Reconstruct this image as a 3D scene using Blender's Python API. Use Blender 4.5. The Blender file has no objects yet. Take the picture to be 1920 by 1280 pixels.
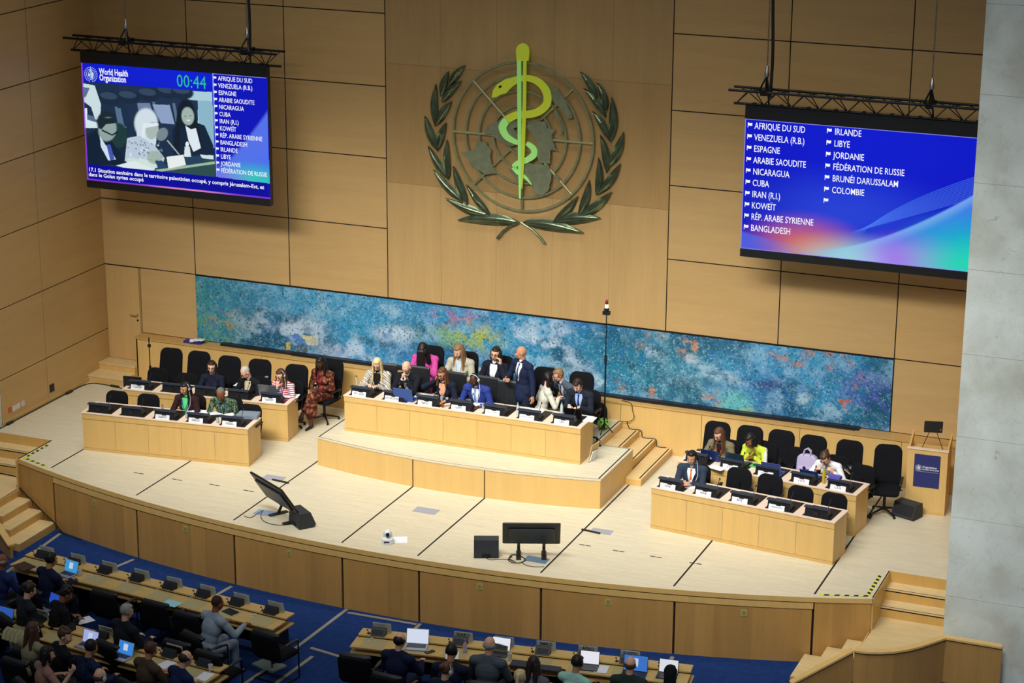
import bpy, bmesh, math, random
import numpy as np
from mathutils import Vector, Matrix
random.seed(7); np.random.seed(7)
SC = bpy.context.scene; COL = SC.collection; PI = math.pi
# ------------------------------------------------------------------ camera
CAMP = np.array([25.893, -39.906, 15.143]); F = 4119.4
YAW, PIT, ROL = -0.38574, 0.2995, 0.0057
_fw = np.array([math.sin(YAW)*math.cos(PIT), math.cos(YAW)*math.cos(PIT), -math.sin(PIT)])
_ri = np.array([math.cos(YAW), -math.sin(YAW), 0.0]); _up = np.cross(_ri, _fw)
CR = math.cos(ROL)*_ri + math.sin(ROL)*_up; CU = -math.sin(ROL)*_ri + math.cos(ROL)*_up
cam = bpy.data.objects.new('camera', bpy.data.cameras.new('camera')); COL.objects.link(cam)
cam.data.sensor_width = 36; cam.data.lens = 36*F/1920; cam.data.clip_end = 300
M = Matrix.Identity(4)
for i in range(3):
    M[i][0] = CR[i]; M[i][1] = CU[i]; M[i][2] = -_fw[i]; M[i][3] = CAMP[i]
cam.matrix_world = M; SC.camera = cam
SC.view_settings.view_transform = 'Standard'; SC.view_settings.look = 'None'
SC.view_settings.gamma = 1.0; SC.view_settings.use_curve_mapping = False
SC.view_settings.exposure = 0.0
# ------------------------------------------------------------------ light of the hall
w = bpy.data.worlds.new('hall_air'); SC.world = w; w.use_nodes = True
w.node_tree.nodes['Background'].inputs[0].default_value = (0.86, 0.93, 1.0, 1)
w.node_tree.nodes['Background'].inputs[1].default_value = 0.13
def area(name, loc, target, sx, sy, power, col, spread=180):
    l = bpy.data.lights.new(name, 'AREA'); l.shape = 'RECTANGLE'; l.size = sx; l.size_y = sy
    l.energy = power; l.color = col; l.spread = math.radians(spread)
    o = bpy.data.objects.new(name, l); COL.objects.link(o); o.location = loc
    o.rotation_euler = (Vector(target)-Vector(loc)).to_track_quat('-Z', 'Y').to_euler()
    return o
area('stage_light_bank', (10, -13.0, 12.0), (10, -1.9, 0.0), 16, 1.2, 500, (1.0, 0.975, 0.93), 52)
area('stage_light_row', (10, -4.6, 15.5), (10, -3.9, 0), 15, 1.0, 170, (1.0, 0.975, 0.93), 75)
area('stage_light_near', (12, -20, 15.5), (10, -2, 0), 12, 1.0, 110, (1.0, 0.98, 0.94), 60)
area('hall_ceiling_light', (12, -15, 14), (10, -11, -1), 16, 4, 130, (0.9, 0.95, 1.0), 120)
area('pillar_fill_light', (21, -22, 16), (21.5, -5.6, 2), 5, 4, 170, (.93, .97, 1.0), 50)  # unseen fill, added to brighten the stone pillar
# ------------------------------------------------------------------ pixel -> place (measured on known planes)
def _ray(px, py): return _fw + CR*(px-960)/F - CU*(py-640)/F
def G(px, py, z=0.0):
    d = _ray(px, py); return CAMP + d*(z-CAMP[2])/d[2]
def WY(px, py, y=0.0):
    d = _ray(px, py); return CAMP + d*(y-CAMP[1])/d[1]
def proj(P):
    v = np.asarray(P)-CAMP; z = v@_fw
    return 960+F*(v@CR)/z, 640-F*(v@CU)/z
# ------------------------------------------------------------------ materials
def lin(h):
    h = h.lstrip('#'); o = []
    for i in (0, 2, 4):
        c = int(h[i:i+2], 16)/255; o.append(c/12.92 if c <= .04045 else ((c+.055)/1.055)**2.4)
    return (*o, 1)
MATS = {}
def mat(name, color, rough=.6, metal=0, spec=.5, emit=None, es=1, noise=None, alpha=1, trans=0):
    """noise = (scale vec, strength, detail)"""
    if name in MATS: return MATS[name]
    m = bpy.data.materials.new(name); m.use_nodes = True; nt = m.node_tree; b = nt.nodes['Principled BSDF']
    c = lin(color) if isinstance(color, str) else color
    b.inputs['Base Color'].default_value = c; b.inputs['Roughness'].default_value = rough
    b.inputs['Metallic'].default_value = metal; b.inputs['Specular IOR Level'].default_value = spec
    b.inputs['Alpha'].default_value = alpha; b.inputs['Transmission Weight'].default_value = trans
    if emit:
        b.inputs['Emission Color'].default_value = lin(emit) if isinstance(emit, str) else emit
        b.inputs['Emission Strength'].default_value = es
    if noise:
        sc, st, de = noise
        tc = nt.nodes.new('ShaderNodeTexCoord'); mp = nt.nodes.new('ShaderNodeMapping')
        mp.inputs['Scale'].default_value = sc; nt.links.new(tc.outputs['Object'], mp.inputs['Vector'])
        n = nt.nodes.new('ShaderNodeTexNoise'); n.inputs['Scale'].default_value = 1; n.inputs['Detail'].default_value = de
        nt.links.new(mp.outputs[0], n.inputs['Vector'])
        r = nt.nodes.new('ShaderNodeValToRGB'); r.color_ramp.elements[0].position = .3; r.color_ramp.elements[1].position = .7
        r.color_ramp.elements[0].color = (*[x*(1-st) for x in c[:3]], 1)
        r.color_ramp.elements[1].color = (*[min(1, x*(1+st)) for x in c[:3]], 1)
        nt.links.new(n.outputs['Fac'], r.inputs[0]); nt.links.new(r.outputs[0], b.inputs['Base Color'])
    MATS[name] = m; return m
def tonemat(name, color, rough, scale, st, spec=.4, fine=None):
    """veneer: colour x per-piece tone attribute x stretched grain"""
    m = bpy.data.materials.new(name); m.use_nodes = True; nt = m.node_tree; b = nt.nodes['Principled BSDF']
    b.inputs['Roughness'].default_value = rough; b.inputs['Specular IOR Level'].default_value = spec
    at = nt.nodes.new('ShaderNodeAttribute'); at.attribute_name = 'tone'
    tc = nt.nodes.new('ShaderNodeTexCoord'); val = None
    for k, (s, a) in enumerate([(scale, st)] + ([fine] if fine else [])):
        mp = nt.nodes.new('ShaderNodeMapping'); mp.inputs['Scale'].default_value = s
        nt.links.new(tc.outputs['Object'], mp.inputs['Vector'])
        ad = nt.nodes.new('ShaderNodeVectorMath'); ad.operation = 'ADD'
        nt.links.new(mp.outputs[0], ad.inputs[0]); nt.links.new(at.outputs['Color'], ad.inputs[1])
        n = nt.nodes.new('ShaderNodeTexNoise'); n.inputs['Scale'].default_value = 1; n.inputs['Detail'].default_value = 4
        nt.links.new(ad.outputs[0], n.inputs['Vector'])
        mr = nt.nodes.new('ShaderNodeMapRange'); mr.inputs['From Min'].default_value = .3; mr.inputs['From Max'].default_value = .7
        mr.inputs['To Min'].default_value = 1-a; mr.inputs['To Max'].default_value = 1+a
        nt.links.new(n.outputs['Fac'], mr.inputs['Value'])
        if val is None: val = mr.outputs[0]
        else:
            mu = nt.nodes.new('ShaderNodeMath'); mu.operation = 'MULTIPLY'
            nt.links.new(val, mu.inputs[0]); nt.links.new(mr.outputs[0], mu.inputs[1]); val = mu.outputs[0]
    v1 = nt.nodes.new('ShaderNodeVectorMath'); v1.operation = 'MULTIPLY'
    v1.inputs[0].default_value = lin(color)[:3]; nt.links.new(at.outputs['Color'], v1.inputs[1])
    v2 = nt.nodes.new('ShaderNodeVectorMath'); v2.operation = 'SCALE'
    nt.links.new(v1.outputs[0], v2.inputs[0]); nt.links.new(val, v2.inputs['Scale'])
    nt.links.new(v2.outputs[0], b.inputs['Base Color']); MATS[name] = m; return m
def patmat(name, kind, cols, scale=1.0, rough=.8):
    """cloth patterns: stripe, zebra, camo, plaid, print"""
    if name in MATS: return MATS[name]
    m = bpy.data.materials.new(name); m.use_nodes = True; nt = m.node_tree; b = nt.nodes['Principled BSDF']
    b.inputs['Roughness'].default_value = rough; b.inputs['Specular IOR Level'].default_value = .2
    tc = nt.nodes.new('ShaderNodeTexCoord'); r = nt.nodes.new('ShaderNodeValToRGB'); r.color_ramp.interpolation = 'CONSTANT'
    if kind in ('stripe', 'zebra'):
        t = nt.nodes.new('ShaderNodeTexWave'); t.bands_direction = 'Z' if kind == 'stripe' else 'DIAGONAL'
        t.inputs['Scale'].default_value = scale; t.inputs['Distortion'].default_value = 1.0 if kind == 'stripe' else 5
        t.inputs['Detail Scale'].default_value = 1.2
    elif kind == 'print':
        t = nt.nodes.new('ShaderNodeTexVoronoi'); t.inputs['Scale'].default_value = scale
    else:
        t = nt.nodes.new('ShaderNodeTexNoise'); t.inputs['Scale'].default_value = scale; t.inputs['Detail'].default_value = 1
    nt.links.new(tc.outputs['Object'], t.inputs['Vector'])
    out = t.outputs['Distance'] if kind == 'print' else (t.outputs['Fac'] if 'Fac' in t.outputs else t.outputs[0])
    nt.links.new(out, r.inputs[0]); e = r.color_ramp.elements
    n = len(cols); lo, hi = {'print': (0.0, .62)}.get(kind, (.36, .64) if kind == 'camo' else (0, 1))
    e[0].position = 0; e[0].color = lin(cols[0]); e[1].position = lo+(hi-lo)*1/n; e[1].color = lin(cols[1])
    for k in range(2, n):
        x = e.new(lo+(hi-lo)*k/n); x.color = lin(cols[k])
    nt.links.new(r.outputs[0], b.inputs['Base Color']); MATS[name] = m; return m
def dabmat(name):
    m = vcmat(name, 0, .5); nt = m.node_tree; b = nt.nodes['Principled BSDF']; at = [n for n in nt.nodes if n.type == 'ATTRIBUTE'][0]
    tc = nt.nodes.new('ShaderNodeTexCoord'); out = at.outputs['Color']
    for sc, lo, hi, col, op, dist, off in ((9, .54, .66, '#1a5a7c', .4, .6, 0), (11, .52, .64, '#8cc4dc', .22, .6, 7), (21, .59, .64, '#0c3448', .75, .4, 3), (26, .58, .68, '#c8e4f0', .35, .5, 11), (3, .58, .70, '#1a6fb0', .5, 1.0, 5)):
        mp = nt.nodes.new('ShaderNodeMapping'); mp.inputs['Location'].default_value = (off, off, off); nt.links.new(tc.outputs['Object'], mp.inputs[0])
        n = nt.nodes.new('ShaderNodeTexNoise'); n.inputs['Scale'].default_value = sc; n.inputs['Detail'].default_value = 2; n.inputs['Distortion'].default_value = dist; nt.links.new(mp.outputs[0], n.inputs['Vector'])
        mr = nt.nodes.new('ShaderNodeMapRange'); mr.inputs['From Min'].default_value = lo; mr.inputs['From Max'].default_value = hi; mr.inputs['To Max'].default_value = op; nt.links.new(n.outputs['Fac'], mr.inputs['Value'])
        mx = nt.nodes.new('ShaderNodeMix'); mx.data_type = 'RGBA'; nt.links.new(mr.outputs[0], mx.inputs[0]); nt.links.new(out, mx.inputs[6]); mx.inputs[7].default_value = lin(col); out = mx.outputs[2]
    nt.links.new(out, b.inputs['Base Color']); return m
def vcmat(name, emit=0.0, rough=.6):
    m = bpy.data.materials.new(name); m.use_nodes = True; nt = m.node_tree; b = nt.nodes['Principled BSDF']
    at = nt.nodes.new('ShaderNodeAttribute'); at.attribute_name = 'Col'; b.inputs['Roughness'].default_value = rough
    if emit:
        b.inputs['Base Color'].default_value = (.004, .004, .006, 1); b.inputs['Specular IOR Level'].default_value = .05
        nt.links.new(at.outputs['Color'], b.inputs['Emission Color']); b.inputs['Emission Strength'].default_value = emit
    else: nt.links.new(at.outputs['Color'], b.inputs['Base Color'])
    return m
# ------------------------------------------------------------------ mesh helpers
class MB:
    def __init__(s): s.v = []; s.f = []; s.m = []; s.t = []
    def add(s, vs, fs, mi=0, tone=None):
        o = len(s.v); s.v += [tuple(float(c) for c in p) for p in vs]
        for f in fs: s.f.append([i+o for i in f]); s.m.append(mi); s.t.append(tone if tone else (1, 1, 1))
    def box(s, x0, x1, y0, y1, z0, z1, mi=0, tone=None, X=None):
        vs = [(x, y, z) for z in (z0, z1) for y in (y0, y1) for x in (x0, x1)]
        if X is not None: vs = [tuple(X @ Vector(v)) for v in vs]
        s.add(vs, [(0, 2, 3, 1), (4, 5, 7, 6), (0, 1, 5, 4), (2, 6, 7, 3), (0, 4, 6, 2), (1, 3, 7, 5)], mi, tone)
    def quad(s, a, b, c, d, mi=0, tone=None): s.add([a, b, c, d], [(0, 1, 2, 3)], mi, tone)
    def tube(s, pts, r, n=8, mi=0, closed=False):
        P = [Vector(p) for p in pts]; k = len(P); rs = r if isinstance(r, (list, tuple)) else [r]*k
        vs = []; up = None
        for i, p in enumerate(P):
            d = ((P[(i+1) % k] if (closed or i < k-1) else p) - (P[i-1] if (closed or i > 0) else p))
            d = d.normalized() if d.length > 1e-9 else Vector((0, 0, 1))
            if up is None: up = Vector((0, 0, 1)) if abs(d.z) < .9 else Vector((1, 0, 0))
            a = d.cross(up)
            if a.length < 1e-6: a = d.orthogonal()
            a.normalize(); b = a.cross(d); up = b
            for j in range(n):
                t = 2*PI*j/n; vs.append(p + a*math.cos(t)*rs[i] + b*math.sin(t)*rs[i])
        fs = []
        for i in range(k if closed else k-1):
            for j in range(n):
                a0 = i*n+j; a1 = i*n+(j+1) % n; b0 = ((i+1) % k)*n+j; b1 = ((i+1) % k)*n+(j+1) % n
                fs.append((a0, b0, b1, a1))
        if not closed: fs += [tuple(range(n)), tuple((k-1)*n+j for j in range(n-1, -1, -1))]
        s.add(vs, fs, mi)
    def lathe(s, prof, c=(0, 0, 0), n=20, mi=0, X=None):
        vs = []
        for (r, z) in prof:
            for j in range(n):
                t = 2*PI*j/n; v = Vector((c[0]+r*math.cos(t), c[1]+r*math.sin(t), c[2]+z)); vs.append(X @ v if X is not None else v)
        k = len(prof); fs = [(i*n+j, i*n+(j+1) % n, (i+1)*n+(j+1) % n, (i+1)*n+j) for i in range(k-1) for j in range(n)]
        fs += [tuple(range(n-1, -1, -1)), tuple((k-1)*n+j for j in range(n))]
        s.add(vs, fs, mi)
    def prism(s, poly, h0, h1, X=None, mi=0):
        """polygon in local xy extruded along z; X maps to place"""
        n = len(poly); A = sum(poly[i][0]*poly[(i+1) % n][1]-poly[(i+1) % n][0]*poly[i][1] for i in range(n))
        if A < 0: poly = poly[::-1]
        vs = [Vector((p[0], p[1], h)) for h in (h0, h1) for p in poly]
        if X is not None: vs = [X @ v for v in vs]
        s.add(vs, [tuple(range(n-1, -1, -1)), tuple(range(n, 2*n))] + [(i, (i+1) % n, n+(i+1) % n, n+i) for i in range(n)], mi)
    def slab(s, w, h, t, r, X=None, mi=0, bend=0.0, puff=.35, rt=None, taper=0):
        """padded rounded slab in local xz (width, height), thickness along y, base z=0, bend = curvature depth"""
        rt = r if rt is None else rt; n = 6; out = []
        for (cx, cz, a0, rr) in ((w/2-rt, h-rt, 0, rt), (-w/2+rt, h-rt, 90, rt), (-w/2+r, r, 180, r), (w/2-r, r, 270, r)):
            for k in range(n+1):
                a = math.radians(a0+90*k/n); out.append((cx+rr*math.cos(a), cz+rr*math.sin(a)))
        def ring(sc, y):
            q = []
            for x, z in out:
                xx = x*sc if w*sc > 0 else x; zz = h/2+(z-h/2)*sc
                xx *= 1-taper*(zz/h)
                q.append(Vector((xx, y-bend*(1-(2*xx/w)**2), zz)))
            return q
        e = min(r, t)*.5; sx = lambda d: 1-d/(min(w, h)/2)
        rings = [ring(sx(e*2.5), -t/2), ring(sx(e*.6), -t/2+e*.25), ring(1, -t/2+e), ring(1, t/2-e), ring(sx(e*.6), t/2-e*.25), ring(sx(e*2.5), t/2)]
        N = len(out); vs = [v for q in rings for v in q]; c0 = Vector((0, -t/2-bend, h/2)); c1 = Vector((0, t/2-bend, h/2))
        vs += [c0, c1]
        if X is not None: vs = [X @ v for v in vs]
        fs = []
        for i in range(5):
            for j in range(N): fs.append((i*N+j, (i+1)*N+j, (i+1)*N+(j+1) % N, i*N+(j+1) % N))
        for j in range(N): fs.append((6*N, j, (j+1) % N)); fs.append((6*N+1, 5*N+(j+1) % N, 5*N+j))
        s.add(vs, fs, mi)
    def obj(s, name, mats, parent=None, smooth=False, loc=None, rz=0, tone=False):
        me = bpy.data.meshes.new(name); me.from_pydata(s.v, [], s.f)
        mats = mats if isinstance(mats, (list, tuple)) else [mats]
        for m in mats: me.materials.append(m)
        me.polygons.foreach_set('material_index', s.m)
        if tone:
            a = me.attributes.new('tone', 'FLOAT_COLOR', 'CORNER'); d = []
            for f, t in zip(s.f, s.t): d += [t[0], t[1], t[2], 1.0]*len(f)
            a.data.foreach_set('color', d)
        if smooth:
            me.polygons.foreach_set('use_smooth', [True]*len(me.polygons))
            try: me.set_sharp_from_angle(angle=math.radians(40 if smooth is True else smooth))
            except Exception: pass
        me.update(); o = bpy.data.objects.new(name, me); COL.objects.link(o)
        if parent: o.parent = parent
        if loc is not None: o.location = loc
        if rz: o.rotation_euler = (0, 0, rz)
        return o
def tag(o, label=None, cat=None, group=None, kind=None):
    if label: o['label'] = label
    if cat: o['category'] = cat
    if group: o['group'] = group
    if kind: o['kind'] = kind
    return o
def empty(name, loc=(0, 0, 0), rz=0, label=None, cat=None, group=None):
    o = bpy.data.objects.new(name, None); COL.objects.link(o); o.location = [float(x) for x in loc]; o.rotation_euler = (0, 0, rz)
    o.empty_display_size = .1
    return tag(o, label, cat, group)
KIDS = {}
def copy_tree(o, loc=None, rz=None, label=None, group=None, parent=None):
    c = o.copy(); COL.objects.link(c)
    if parent is not None: c.parent = parent
    if loc is not None: c.location = [float(x) for x in loc]
    if rz is not None: c.rotation_euler = (0, 0, rz)
    if label: c['label'] = label
    if group: c['group'] = group
    for ch in list(o.children): copy_tree(ch, parent=c)
    return c
def text(s, size, m, parent=None, X=None, align='CENTER', name='lettering', space=1.0, ext=0.0, sx=1.0, bold=0.0):
    cu = bpy.data.curves.new(name, 'FONT'); cu.body = s; cu.size = size; cu.align_x = align; cu.align_y = 'CENTER'
    cu.space_line = space; cu.resolution_u = 2; cu.extrude = ext; cu.offset = bold*size
    t = bpy.data.objects.new(name, cu); COL.objects.link(t)
    bpy.context.view_layer.update()
    me = bpy.data.meshes.new_from_object(t.evaluated_get(bpy.context.evaluated_depsgraph_get()))
    bpy.data.objects.remove(t)
    if sx != 1: me.transform(Matrix.Diagonal((sx, 1, 1, 1)))
    if X is not None: me.transform(X)
    me.materials.clear(); me.materials.append(m); o = bpy.data.objects.new(name, me); COL.objects.link(o)
    if parent: o.parent = parent
    return o
TX = {}
def text_me(s, size, m, X=None, align='CENTER', name='lettering', space=1.0):
    return text(s, size, m, None, X, align, name, space)
def T(x, y, z): return Matrix.Translation((float(x), float(y), float(z)))
def RX(a): return Matrix.Rotation(math.radians(a), 4, 'X')
def RY(a): return Matrix.Rotation(math.radians(a), 4, 'Y')
def RZ(a): return Matrix.Rotation(math.radians(a), 4, 'Z')
FACE = Matrix(((1, 0, 0, 0), (0, 0, -1, 0), (0, 1, 0, 0), (0, 0, 0, 1)))   # text xy -> xz plane, readable from -y
# numpy noise
def vnoise(u, v, sx, sy, seed):
    rs = np.random.RandomState(seed); g = rs.rand(256, 256)
    x = u*sx; y = v*sy; xi = np.floor(x).astype(int); yi = np.floor(y).astype(int); fx = x-xi; fy = y-yi
    fx = fx*fx*(3-2*fx); fy = fy*fy*(3-2*fy); g0 = lambda a, b: g[a % 256, b % 256]
    return (g0(xi, yi)*(1-fx)+g0(xi+1, yi)*fx)*(1-fy)+(g0(xi, yi+1)*(1-fx)+g0(xi+1, yi+1)*fx)*fy
def fbm(u, v, sx, sy, seed, o=4):
    t = 0; a = .5
    for k in range(o): t = t+a*vnoise(u, v, sx*2**k, sy*2**k, seed+k); a *= .5
    return t/(1-.5**o)
def sstep(a, b, x):
    t = np.clip((x-a)/(b-a), 0, 1); return t*t*(3-2*t)
def grid_mesh(name, x0, x1, z0, z1, y, nx, nz, cols, m, parent=None):
    """vertical picture plane facing -y with a colour per vertex; cols (nz+1, nx+1, 3) linear"""
    xs = np.linspace(x0, x1, nx+1); zs = np.linspace(z0, z1, nz+1); XX, ZZ = np.meshgrid(xs, zs)
    co = np.stack([XX, np.full_like(XX, y), ZZ], -1).reshape(-1, 3)
    i = np.arange(nz)[:, None]*(nx+1)+np.arange(nx)[None, :]
    fs = np.stack([i, i+1, i+nx+2, i+nx+1], -1).reshape(-1, 4)
    me = bpy.data.meshes.new(name); me.vertices.add(len(co)); me.vertices.foreach_set('co', co.ravel())
    me.loops.add(fs.size); me.loops.foreach_set('vertex_index', fs.ravel())
    me.polygons.add(len(fs)); me.polygons.foreach_set('loop_start', np.arange(len(fs))*4)
    a = me.attributes.new('Col', 'FLOAT_COLOR', 'POINT')
    rgba = np.concatenate([cols.reshape(-1, 3), np.ones((len(co), 1))], 1); a.data.foreach_set('color', rgba.ravel())
    me.materials.append(m); me.update(); me.validate(); o = bpy.data.objects.new(name, me); COL.objects.link(o)
    if parent: o.parent = parent
    return o
def photo_coords(x0, x1, z0, z1, y, nx, nz):
    xs = np.linspace(x0, x1, nx+1); zs = np.linspace(z0, z1, nz+1); XX, ZZ = np.meshgrid(xs, zs)
    V = np.stack([XX, np.full_like(XX, y), ZZ], -1)-CAMP; d = V@_fw
    return XX, ZZ, 960+F*(V@CR)/d, 640-F*(V@CU)/d
def L3(h): return np.array(lin(h)[:3])
def paint(img, mask, col, op=1.0):
    a = (mask*op)[..., None]; img[:] = img*(1-a)+L3(col)*a
def in_poly(px, py, poly, soft=0):
    r = np.zeros(px.shape, bool); n = len(poly)
    for i in range(n):
        x0, y0 = poly[i]; x1, y1 = poly[(i+1) % n]
        if y0 == y1: continue
        c = ((y0 > py) != (y1 > py)) & (px < (x1-x0)*(py-y0)/(y1-y0)+x0); r ^= c
    return r.astype(float)
def in_ell(px, py, cx, cy, rx, ry, ang=0, soft=.15):
    a = math.radians(ang); dx = px-cx; dy = py-cy; u = dx*math.cos(a)+dy*math.sin(a); v = -dx*math.sin(a)+dy*math.cos(a)
    d = np.sqrt((u/rx)**2+(v/ry)**2); return 1-sstep(1-soft, 1+soft, d)
# ------------------------------------------------------------------ shared materials
M_wall = tonemat('wall_veneer', '#c8a46c', .42, (.5, .5, 5.0), .05, .35, ((3, 3, 60), .035))
M_wallv = tonemat('wall_veneer_upright', '#c8a46c', .42, (5, 5, .35), .05, .35, ((60, 60, 2), .04))
M_desk = tonemat('desk_veneer', '#d6b06c', .38, (7, 7, .5), .05, .4, ((70, 70, 3), .03))
M_front = tonemat('front_veneer', '#ad8449', .4, (6, 6, .4), .07, .4, ((50, 50, 2), .05))
M_floor = tonemat('stage_parquet', '#d0c6aa', .42, (1.2, 14, 1), .07, .4, ((6, 70, 1), .08))
M_tread = tonemat('tread_veneer', '#d8bd88', .42, (2, 12, 1), .07, .4, ((6, 60, 1), .06))
M_gap = mat('black_gap', '#0c0a08', .9)
M_seam = mat('thin_seam', '#7a5a30', .8)
M_black = mat('black_plastic', '#131418', .45)
M_black2 = mat('black_fabric', '#0e0f13', .92, spec=.2, noise=((40, 40, 40), .25, 2))
M_leather = mat('black_leather', '#15181a', .42, spec=.5)
M_steel = mat('black_steel', '#101114', .4, metal=.3)
M_slate = mat('slate_plastic', '#2c3546', .5)
M_white = mat('white_paper', '#e8eaee', .7)
M_plate = mat('white_plate', '#e2e5ea', .5)
M_ink = mat('black_ink', '#1a1a1e', .8)
M_rim = mat('pink_rim', '#e6cdb4', .5, noise=((6, 20, 6), .05, 2))
M_pad = mat('dark_pad', '#1c1614', .5)
M_chrome = mat('chrome', '#c8c8cc', .25, metal=1)
M_carpet = mat('blue_carpet', '#1b3468', .95, spec=.1, noise=((9, 9, 9), .16, 6))
M_strip = mat('carpet_strip', '#8f8a7c', .7)
M_marble = None
# ------------------------------------------------------------------ the room
WH = 1.48369; Z0 = .98448; PW = 2.3; XC0 = 6.9; XC1 = 12.9925; XR = 19.88; TOP = Z0+7*WH
HALL = -1.21
rt = lambda a=.05: tuple([1+random.uniform(-a, a)]*3)
def tone2(a=.05):
    k = random.uniform(-a, a); h = random.uniform(-.02, .02); return (1+k+h, 1+k, 1+k-h*1.5)
g = .011
mb = MB(); mb.box(-.3, 20.2, .02, .3, 0, TOP, 1)
rows = [Z0+i*WH for i in range(8)]
def wpanel(x0, x1, z0, z1, mi=0, t=None, gx=g): mb.box(x0+gx, x1-gx, 0, .025, z0+g, z1-g, mi, t or tone2(.035))
for j in range(7):
    for (a, b) in ((0, PW), (PW, 2*PW), (2*PW, XC0), (XC1, XC1+PW), (XC1+PW, XC1+2*PW), (XC1+2*PW, XR)):
        if j == 0 and (b == PW):
            continue
        if j == 0 and PW <= a < XC1+2*PW-.01: continue
        wpanel(a, b, rows[j], rows[j+1])
wpanel(.9, PW, Z0, Z0+WH); wpanel(XC1+2*PW, XR, 0, Z0)
mb.box(PW, XC1+2*PW, 0, .018, 0, Z0+WH+.01, 0, (1, 1, 1))
mb.box(.9, PW, 0, .02, 0, Z0-.01, 0, (1, 1, 1)); mb.box(0, .9, 0, .012, 2.42, Z0+WH-g, 0, (1, 1, 1))
zs = [Z0+WH, 4.942, 7.40, TOP]; n5 = 5; dx = (XC1-XC0)/n5
for k, (a, b) in enumerate(zip(zs[:-1], zs[1:])):
    for i in range(n5):
        t = [.97, .76, .80][k]*(1+random.uniform(-.02, .02))
        x0 = XC0+i*dx+(g if i == 0 else .0015); x1 = XC0+(i+1)*dx-(g if i == n5-1 else .0015)
        tt = (t*1.02, t*.99, t*.94) if k == 1 else (t, t, t)
        mb.box(x0, x1, 0, .025, a+(g if k == 0 else .002), b-.002, 2, tt)
wb = mb.obj('wall_back', [M_wall, M_gap, M_wallv], tone=True); wb.location = (0, -.0, 0); tag(wb, kind='structure')
for v in wb.data.vertices: v.co.y = -v.co.y if v.co.y < .026 else v.co.y    # panels stand proud towards the room
wb.data.update(); bm = bmesh.new(); bm.from_mesh(wb.data); bmesh.ops.recalc_face_normals(bm, faces=bm.faces); bm.to_mesh(wb.data); bm.free()
# left wall: wood to y=-4.1, stone beyond
mb = MB(); D1 = 2.45; mb.box(-.3, -.02, -4.12, .3, 0, TOP, 1)
lrows = [0.085]+rows
for (a, b) in ((0, D1), (D1, 4.12)):
    for j in range(8):
        mb.box(-.022, .012, -b+g, -a-g, lrows[j]+(0 if j == 0 else g), lrows[j+1]-g, 0, tone2(.035))
tag(mb.obj('wall_left', [M_wall, M_gap], tone=True), kind='structure')
def marble():
    m = bpy.data.materials.new('pale_marble'); m.use_nodes = True; nt = m.node_tree; b = nt.nodes['Principled BSDF']
    b.inputs['Roughness'].default_value = .5
    tc = nt.nodes.new('ShaderNodeTexCoord')
    def noise(sc, de, dist=0):
        n = nt.nodes.new('ShaderNodeTexNoise'); n.inputs['Scale'].default_value = sc; n.inputs['Detail'].default_value = de
        n.inputs['Distortion'].default_value = dist; nt.links.new(tc.outputs['Object'], n.inputs['Vector']); return n.outputs['Fac']
    def ramp(src, st):
        r = nt.nodes.new('ShaderNodeValToRGB'); e = r.color_ramp.elements
        e[0].position = st[0][0]; e[0].color = st[0][1]; e[1].position = st[1][0]; e[1].color = st[1][1]
        for p, c in st[2:]: x = e.new(p); x.color = c
        nt.links.new(src, r.inputs[0]); return r.outputs[0]
    base = ramp(noise(1.1, 5, .4), [(.32, lin('#c2c3b4')), (.68, lin('#e4e9e0')), (.5, lin('#d6dbd0'))])
    spots = ramp(noise(7, 6, 1.2), [(.64, (1, 1, 1, 1)), (.76, (.74, .73, .64, 1))])
    veins = ramp(noise(2.2, 8, 2.5), [(.475, (1, 1, 1, 1)), (.5, (.93, .93, .88, 1)), (.525, (1, 1, 1, 1))])
    out = base
    for s in (spots, veins):
        mx = nt.nodes.new('ShaderNodeMix'); mx.data_type = 'RGBA'; mx.blend_type = 'MULTIPLY'; mx.inputs[0].default_value = 1
        nt.links.new(out, mx.inputs[6]); nt.links.new(s, mx.inputs[7]); out = mx.outputs[2]
    nt.links.new(out, b.inputs['Base Color']); return m
M_marble = marble()
mj = mat('marble_joint', '#8f9184', .7)
def stone(name, x0, x1, y0, y1, z0, z1):
    mb = MB(); mb.box(x0+.004, x1-.004, y0+.004, y1-.004, z0, z1, 1)
    k = 0; z = z0
    while z < z1:
        h = 1.42; zz = min(z+h, z1)
        mb.box(x0, x1, y0, y1, z+.003, zz-.003, 0); z = zz; k += 1
    tag(mb.obj(name, [M_marble, mj]), kind='structure')
stone('pillar_right', 19.86, 23.4, -5.62, -4.2, HALL, TOP)
stone('pillar_left', -1.6, -.005, -5.62, -4.125, HALL, TOP)
# right wall behind the pillar
mb = MB(); mb.box(19.9, 20.2, -4.2, .3, 0, TOP, 0, (1, 1, 1)); tag(mb.obj('wall_right', [M_wall], tone=True), kind='structure')
# baseboard on the left wall
mb = MB(); mb.box(0, .03, -4.11, -.92, 0, .09, 0, (.92, .9, .86)); tag(mb.obj('baseboard_left', [M_desk], tone=True), kind='structure')
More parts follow.
